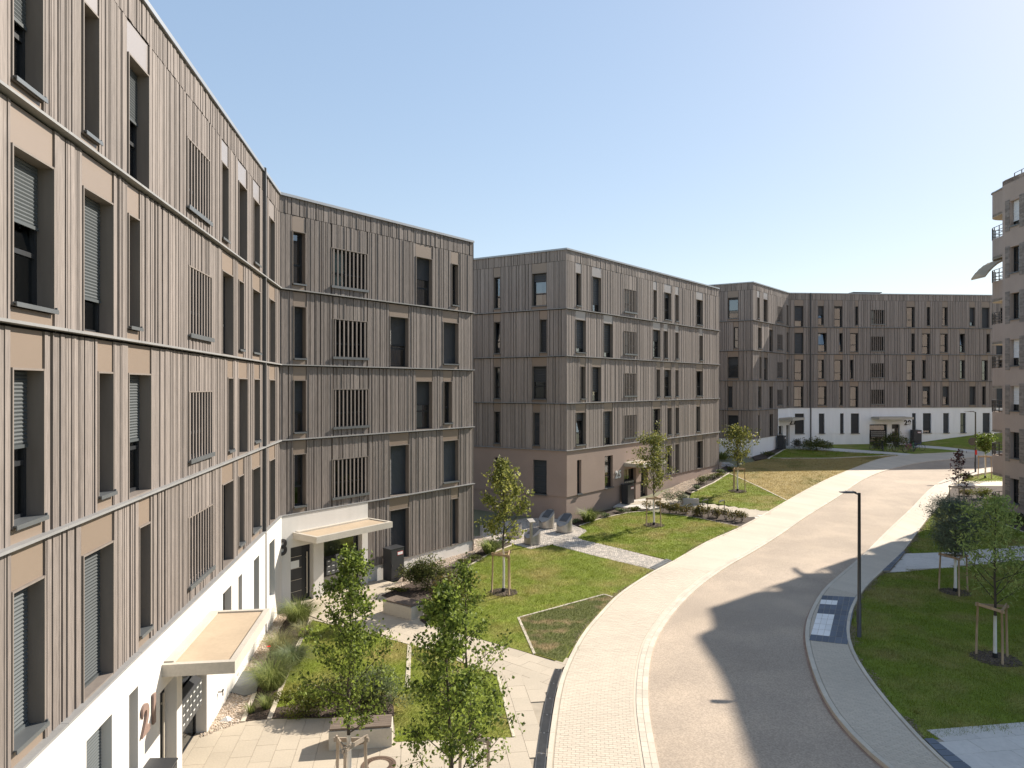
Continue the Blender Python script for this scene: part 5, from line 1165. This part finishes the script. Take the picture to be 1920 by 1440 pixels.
q = ff.T(ff.u(1457), .5, 0); cabinet('dark blue grey cabinet at the corner by entrance 27', q[0], q[1], .9, .6, 1.5, math.atan2(ff.d.y, ff.d.x), z=2.05)
q = fg.T(fg.u(1711.5), .55, 0); cabinet('dark blue grey cabinet right of number 29', q[0], q[1], .95, .6, 1.55, math.atan2(fg.d.y, fg.d.x), z=2.35)
q = fa.T(fa.u(268), .42, 0); cabinet('grey cabinet at the bottom left beside entrance 21', q[0], q[1] - .35, .8, .5, 1.38, math.atan2(fa.d.y, fa.d.x), False)
def container(label, px, py, ang, k):
    x, y = P(px, py); z = g(y) + .03; root = empty('waste_container', x, y, z); tag(root, label, 'waste container', 'steel waste inlets of the container yard'); n = 32; r = .46
    def top(a): v = math.sin(a); t = (v + 1) / 2; return .36 + (.70 if k > 1 else .45) * (t ** .85)
    mb = MB(); rot = ang
    for q in range(n): a = 2 * math.pi * q / n; mb.v.append((x + r * math.cos(a + rot), y + r * math.sin(a + rot), z - .05))
    for q in range(n): a = 2 * math.pi * q / n; mb.v.append((x + r * math.cos(a + rot), y + r * math.sin(a + rot), z + top(a)))
    for q in range(n): j = (q + 1) % n; mb.f.append((q, j, n + j, n + q)); mb.mi.append(0)
    for q in range(1, n // 2):
        pass
    m0 = len(mb.v)
    # slanted, slightly hollow face made of rows across the cylinder
    rows = 8
    for i in range(rows + 1):
        v = -1 + 2 * i / rows; hw = math.sqrt(max(0, 1 - v * v)); t = (v + 1) / 2
        for s_ in (-1, 0, 1): lx, ly = hw * s_ * r, v * r; mb.v.append((x + lx * math.cos(rot) - ly * math.sin(rot), y + lx * math.sin(rot) + ly * math.cos(rot), z + .36 + (.70 if k > 1 else .45) * t ** .85))
    for i in range(rows):
        for s_ in range(2): b = m0 + i * 3 + s_; mb.f.append((b, b + 1, b + 4, b + 3)); mb.mi.append(0)
    o = mb.build('body', 'steel', root, False)
    mb = MB(); rows = 5
    def fp(u, v, e): t = (v + 1) / 2; lx, ly = u * r, v * r; return (x + lx * math.cos(rot) - ly * math.sin(rot), y + lx * math.sin(rot) + ly * math.cos(rot), z + .36 + (.70 if k > 1 else .45) * t ** .85 + e)
    for i in range(rows): v0, v1 = -.35 + 1.1 * i / rows, -.35 + 1.1 * (i + 1) / rows; mb.quad(fp(-.55, v0, .03), fp(.55, v0, .03), fp(.55, v1, .03), fp(-.55, v1, .03)); mb.quad(fp(-.55, v0, .03), fp(-.55, v1, .03), fp(-.55, v1, -.02), fp(-.55, v0, -.02)); mb.quad(fp(.55, v0, .03), fp(.55, v1, .03), fp(.55, v1, -.02), fp(.55, v0, -.02))
    mb.quad(fp(-.55, -.35, .03), fp(.55, -.35, .03), fp(.55, -.35, -.03), fp(-.55, -.35, -.03)); h = mb.build('hatch', 'letterbox', root)
    mb = MB(); mb.tube([fp(-.3, -.25, .05), fp(-.3, -.25, .09), fp(.3, -.25, .09), fp(.3, -.25, .05)], .012, 6); mb.build('hatch_handle', 'steel_dark', h)
    mb = MB(); mb.tube([(x, y, z - .03), (x, y, z + .03)], r + .03, 32); mb.build('base_ring', 'steel_dark', root)
container('steel waste container furthest left, partly behind the maple leaves', 963, 1008, -.75, 0)
container('steel waste container right behind the slim post', 998, 1020, -.7, 1)
container('steel waste container at the back of the yard, second from the right', 1025, 990, -.75, 2)
container('steel waste container furthest right next to the lawn', 1058, 998, -.7, 3)
x, y = P(996, 1025); z = g(y) + .03; pr = empty('control_post', x, y, z); tag(pr, 'slim steel post with slanted head in front of the waste containers', 'post')
mb = MB(); mb.box(-.06, .06, -.06, .06, -.05, 1.32, T=rotT(x, y, z, .5)); mb.build('column', 'steel', pr)
mb = MB(); T = rotT(x, y, z, .5); mb.hexa([T(-.18, -.16, 1.28), T(.18, -.16, 1.28), T(.18, .16, 1.42), T(-.18, .16, 1.42), T(-.18, -.16, 1.33), T(.18, -.16, 1.33), T(.18, .16, 1.47), T(-.18, .16, 1.47)]); mb.build('head', 'steel', pr)
def lamp(label, x, y, h, arm, z=None, ang=math.pi):
    z = g(y) + .03 if z is None else z; root = empty('street_lamp', x, y, z); tag(root, label, 'street lamp')
    mb = MB(); mb.tube([(x, y, z - .1), (x, y, z + 1.2), (x, y, z + 1.22), (x, y, z + h)], [.075, .07, .06, .05], 14); mb.build('pole', 'lamp_metal', root, True)
    c, s = math.cos(ang), math.sin(ang)
    mb = MB(); mb.tube([(x, y, z + h - .06), (x + c * .16, y + s * .16, z + h + .01)], .032, 8); mb.build('arm', 'lamp_metal', root)
    T = rotT(x, y, z + h, ang); mb = MB()
    prof = [(.10, .03, .035), (.2, .09, .055), (.45, .12, .05), (arm, .09, .022)]
    for (a, wa, ta), (b, wb, tb) in zip(prof, prof[1:]): mb.hexa([T(a, -wa, 0), T(b, -wb, .012), T(b, wb, .012), T(a, wa, 0), T(a, -wa * .8, ta), T(b, -wb * .8, tb + .012), T(b, wb * .8, tb + .012), T(a, wa * .8, ta)])
    o = mb.build('lamp_head', 'lamp_metal', root); mb = MB(); mb.box(.2, arm - .1, -.07, .07, -.012, -.002, T=T); mb.build('light_panel', 'soffit', o)
    mb = MB(); mb.box(-.005, .005, -.05, .05, .5, .95, T=rotT(x - .07, y, z, 0)); mb.build('service_door', 'lamp_metal', root)
x, y = P(1611, 1196); lamp('dark slim street lamp at the near edge of the shaded right lawn', x, y, 5.02, .66, ang=math.pi * .98)
x, y = P(1829, 887); lamp('far street lamp beside the white ground floor with a sign on its pole', x, y, 5.3, .9)
rs = empty('road_sign', x - .15, y - .1, g(y) + 2.6); tag(rs, 'grey back of a round road sign fixed to the far lamp pole', 'road sign')
mb = MB(); mb.tube([(x - .28, y - .05, g(y) + 2.75), (x - .28, y - .02, g(y) + 2.75)], .36, 24); mb.build('plate', 'lamp_metal', rs); mb = MB(); mb.box(x - .3, x, y - .03, y + .02, g(y) + 2.68, g(y) + 2.72); mb.build('bracket', 'steel_dark', rs); mb = MB(); mb.box(x - .09, x + .09, y - .085, y - .07, g(y) + 1.6, g(y) + 2.0); mb.build('sticker', 'label_red', rs)
# manhole cover
x, y = P(710, 1437); z = g(y) + .026; mh = empty('manhole_cover', x, y, z); tag(mh, 'round rusty iron manhole cover with concrete centre on the plaza', 'manhole cover')
mb = MB(); n = 40
for r0, r1, h, mname, nm in ((.33, .40, .012, 'iron', 'frame_ring'), (.235, .325, .007, 'iron', 'lid_ring')):
    mb = MB()
    for k in range(n):
        a, b = 2 * math.pi * k / n, 2 * math.pi * (k + 1) / n; P4 = [(x + r * math.cos(t), y + r * math.sin(t), z + h) for r, t in ((r0, a), (r1, a), (r1, b), (r0, b))]; mb.quad(*P4); mb.quad(P4[1], P4[2], (P4[2][0], P4[2][1], z - .02), (P4[1][0], P4[1][1], z - .02)); mb.quad(P4[0], P4[3], (P4[3][0], P4[3][1], z - .02), (P4[0][0], P4[0][1], z - .02))
    mb.build(nm, mname, mh)
mb = MB()
for k in range(30): a = 2 * math.pi * k / 30; mb.box(.25, .31, -.012, .012, .007, .014, T=rotT(x, y, z, a))
mb.build('lid_studs', 'iron', mh, kind='stuff')
mb = MB(); mb.tube([(x, y, z - .02), (x, y, z + .006)], .235, 40); mb.build('lid_centre', 'slab', mh)
# slotted drain along the plaza
dg_ = empty('drain_channel', *P(1015, 1360), 0); tag(dg_, 'dark slotted drain channel along the curved pavement', 'drain')
s = SL.s[0]; sa = 3.0; sb = 0
for k, sp in enumerate(SL.p):
    if sp.y < P(1058, 1246)[1]: sb = SL.s[k]
s = 4.0
while s < sb:
    e = min(s + 1.0, sb); mb = MB(); a, b = SL.at(s + .01), SL.at(e - .01); na, nb = SL.nrm(s), SL.nrm(e)
    def dp(f, o, h): v = a.lerp(b, f) - na.lerp(nb, f) * o; return (v.x, v.y, g(v.y) + h)
    mb.hexa([dp(0, .03, -.05), dp(1, .03, -.05), dp(1, .27, -.05), dp(0, .27, -.05), dp(0, .03, .022), dp(1, .03, .022), dp(1, .27, .022), dp(0, .27, .022)])
    for o0, o1 in ((.03, .055), (.245, .27)): mb.hexa([dp(0, o0, .022), dp(1, o0, .022), dp(1, o1, .022), dp(0, o1, .022), dp(0, o0, .04), dp(1, o0, .04), dp(1, o1, .04), dp(0, o1, .04)])
    for q in range(22):
        f0 = (q + .25) / 22; f1 = (q + .75) / 22; mb.hexa([dp(f0, .055, .022), dp(f1, .055, .022), dp(f1, .245, .022), dp(f0, .245, .022), dp(f0, .055, .037), dp(f1, .055, .037), dp(f1, .245, .037), dp(f0, .245, .037)])
    mb.build('grate', 'steel_dark', dg_)
    mb = MB(); v = dp(.98, .15, .04); mb.tube([(v[0], v[1], v[2] - .02), v], .022, 8); mb.build('locking_bolt', 'cap', dg_); s = e
# slate stepping slab in the gravel
sp = PP((428, 1300), (455, 1262), (492, 1260), (480, 1302), (458, 1308)); mb = MB(); mb.prism(sp, -.02, .085); o = mb.build('slate_slab', 'slate'); tag(o, 'dark slate slab lying in the gravel by the white wall', 'stone slab')
x, y = P(424, 1352); mb = MB(); mb.v = [(x - .16, y - .1, .045), (x + .12, y - .12, .03), (x + .18, y + .05, .05), (x - .1, y + .12, .035), (x, y, .15), (x + .07, y + .03, .12)]; mb.f = [(0, 1, 4), (1, 2, 5), (2, 3, 5), (3, 0, 4), (4, 1, 5), (3, 4, 5)]; mb.mi = [0] * 6; o = mb.build('white_stone', 'label_white'); tag(o, 'small white stone on the gravel at the plaza corner', 'stone')
# bicycle hoops at entrance 25
for k, (pa, pb) in enumerate((((1317, 967), (1327, 962)), ((1348, 969), (1358, 964)))):
    a, b = P(*pa), P(*pb); z = g(a[1]); o = empty('bicycle_stand', *a, z); tag(o, ('left', 'right')[k] + ' one of the two dark steel bicycle hoops among the hedge at entrance 25', 'bicycle stand', 'bicycle hoops at entrance 25')
    mb = MB(); mb.tube([(a[0], a[1], z - .05), (a[0], a[1], z + .95), (b[0], b[1], z + .95), (b[0], b[1], z - .05)], .028, 8); mb.build('hoop', 'lamp_metal', o)
    mb = MB(); m_ = Vector(a).lerp(Vector(b), .5); mb.box(-.28, .28, -.06, .06, .96, .99, T=rotT(m_.x, m_.y, z, math.atan2(b[1] - a[1], b[0] - a[0]))); mb.build('top_plate', 'letterbox' if k else 'lamp_metal', o)
# low wall end at entrance 25
x, y = P(1295, 946); mb = MB(); mb.box(-.55, .55, -.2, .2, -.05, .42, T=rotT(x, y, g(y), -.1)); o = mb.build('low_wall', 'concrete'); bv = o.modifiers.new('bevel', 'BEVEL'); bv.width = .015; tag(o, 'low concrete seat wall beside the path to entrance 25', 'wall')
# bicycles in front of number 29
def bike(label, x, y, ang, m, z, lean=.12):
    root = empty('bicycle', x, y, z); tag(root, label, 'bicycle', 'bicycles parked in front of number 29'); c, s = math.cos(ang), math.sin(ang)
    def T(u, v, w): v += w * lean; return (x + u * c - v * s, y + u * s + v * c, z + w)
    for u in (-.52, .52):
        mb = MB(); mb.tube([T(u + .33 * math.cos(t * math.pi / 10), 0, .34 + .33 * math.sin(t * math.pi / 10)) for t in range(21)], .018, 6, cap=False); w = mb.build('wheel', 'rubber', root)
        mb = MB()
        for t in range(10): mb.tube([T(u, 0, .34), T(u + .32 * math.cos(t * math.pi / 5), 0, .34 + .32 * math.sin(t * math.pi / 5))], .004, 4, cap=False)
        mb.build('spokes', 'steel', w)
    mb = MB(); bb = (-.05, 0, .3); hd = (.38, 0, .78); st = (-.2, 0, .76)
    for a, b in ((bb, hd), (bb, st), (st, hd), (bb, (-.52, 0, .34)), (st, (-.52, 0, .34)), (hd, (.52, 0, .34)), (hd, (.34, 0, .98)), (st, (-.23, 0, .92))): mb.tube([T(*a), T(*b)], .019, 6)
    mb.build('frame', m, root)
    mb = MB(); mb.tube([T(.24, -.28, 1.0), T(.34, -.1, 1.0), T(.34, .1, 1.0), T(.24, .28, 1.0)], .014, 6); mb.build('handlebar', 'rubber', root)
    mb = MB(); mb.hexa([T(-.36, -.08, .92), T(-.1, -.025, .92), T(-.1, .025, .92), T(-.36, .08, .92), T(-.36, -.08, .97), T(-.1, -.025, .96), T(-.1, .025, .96), T(-.36, .08, .97)]); mb.build('saddle', 'rubber', root)
for k, (px, py, an, mm, lab) in enumerate(((1644, 846, .2, 'bike_c', 'black bicycle furthest left in the row before number 29'), (1656, 847, 1.2, 'bike_c', 'black bicycle second from the left before number 29'), (1671, 847, .5, 'bike_e', 'pale grey bicycle in the middle of the row before number 29'), (1688, 849, 2.2, 'bike_c', 'dark bicycle leaning in the middle right before number 29'),
        (1704, 849, .4, 'bike_a', 'magenta bicycle before number 29'), (1714, 846.5, .9, 'bike_b', 'green bicycle next to the magenta one before number 29'), (1721, 846, .1, 'bike_d', 'dark blue bicycle furthest right before number 29'))):
    x, y = P(px, py); bike(lab, x, y, an, mm, g(y) + .05)
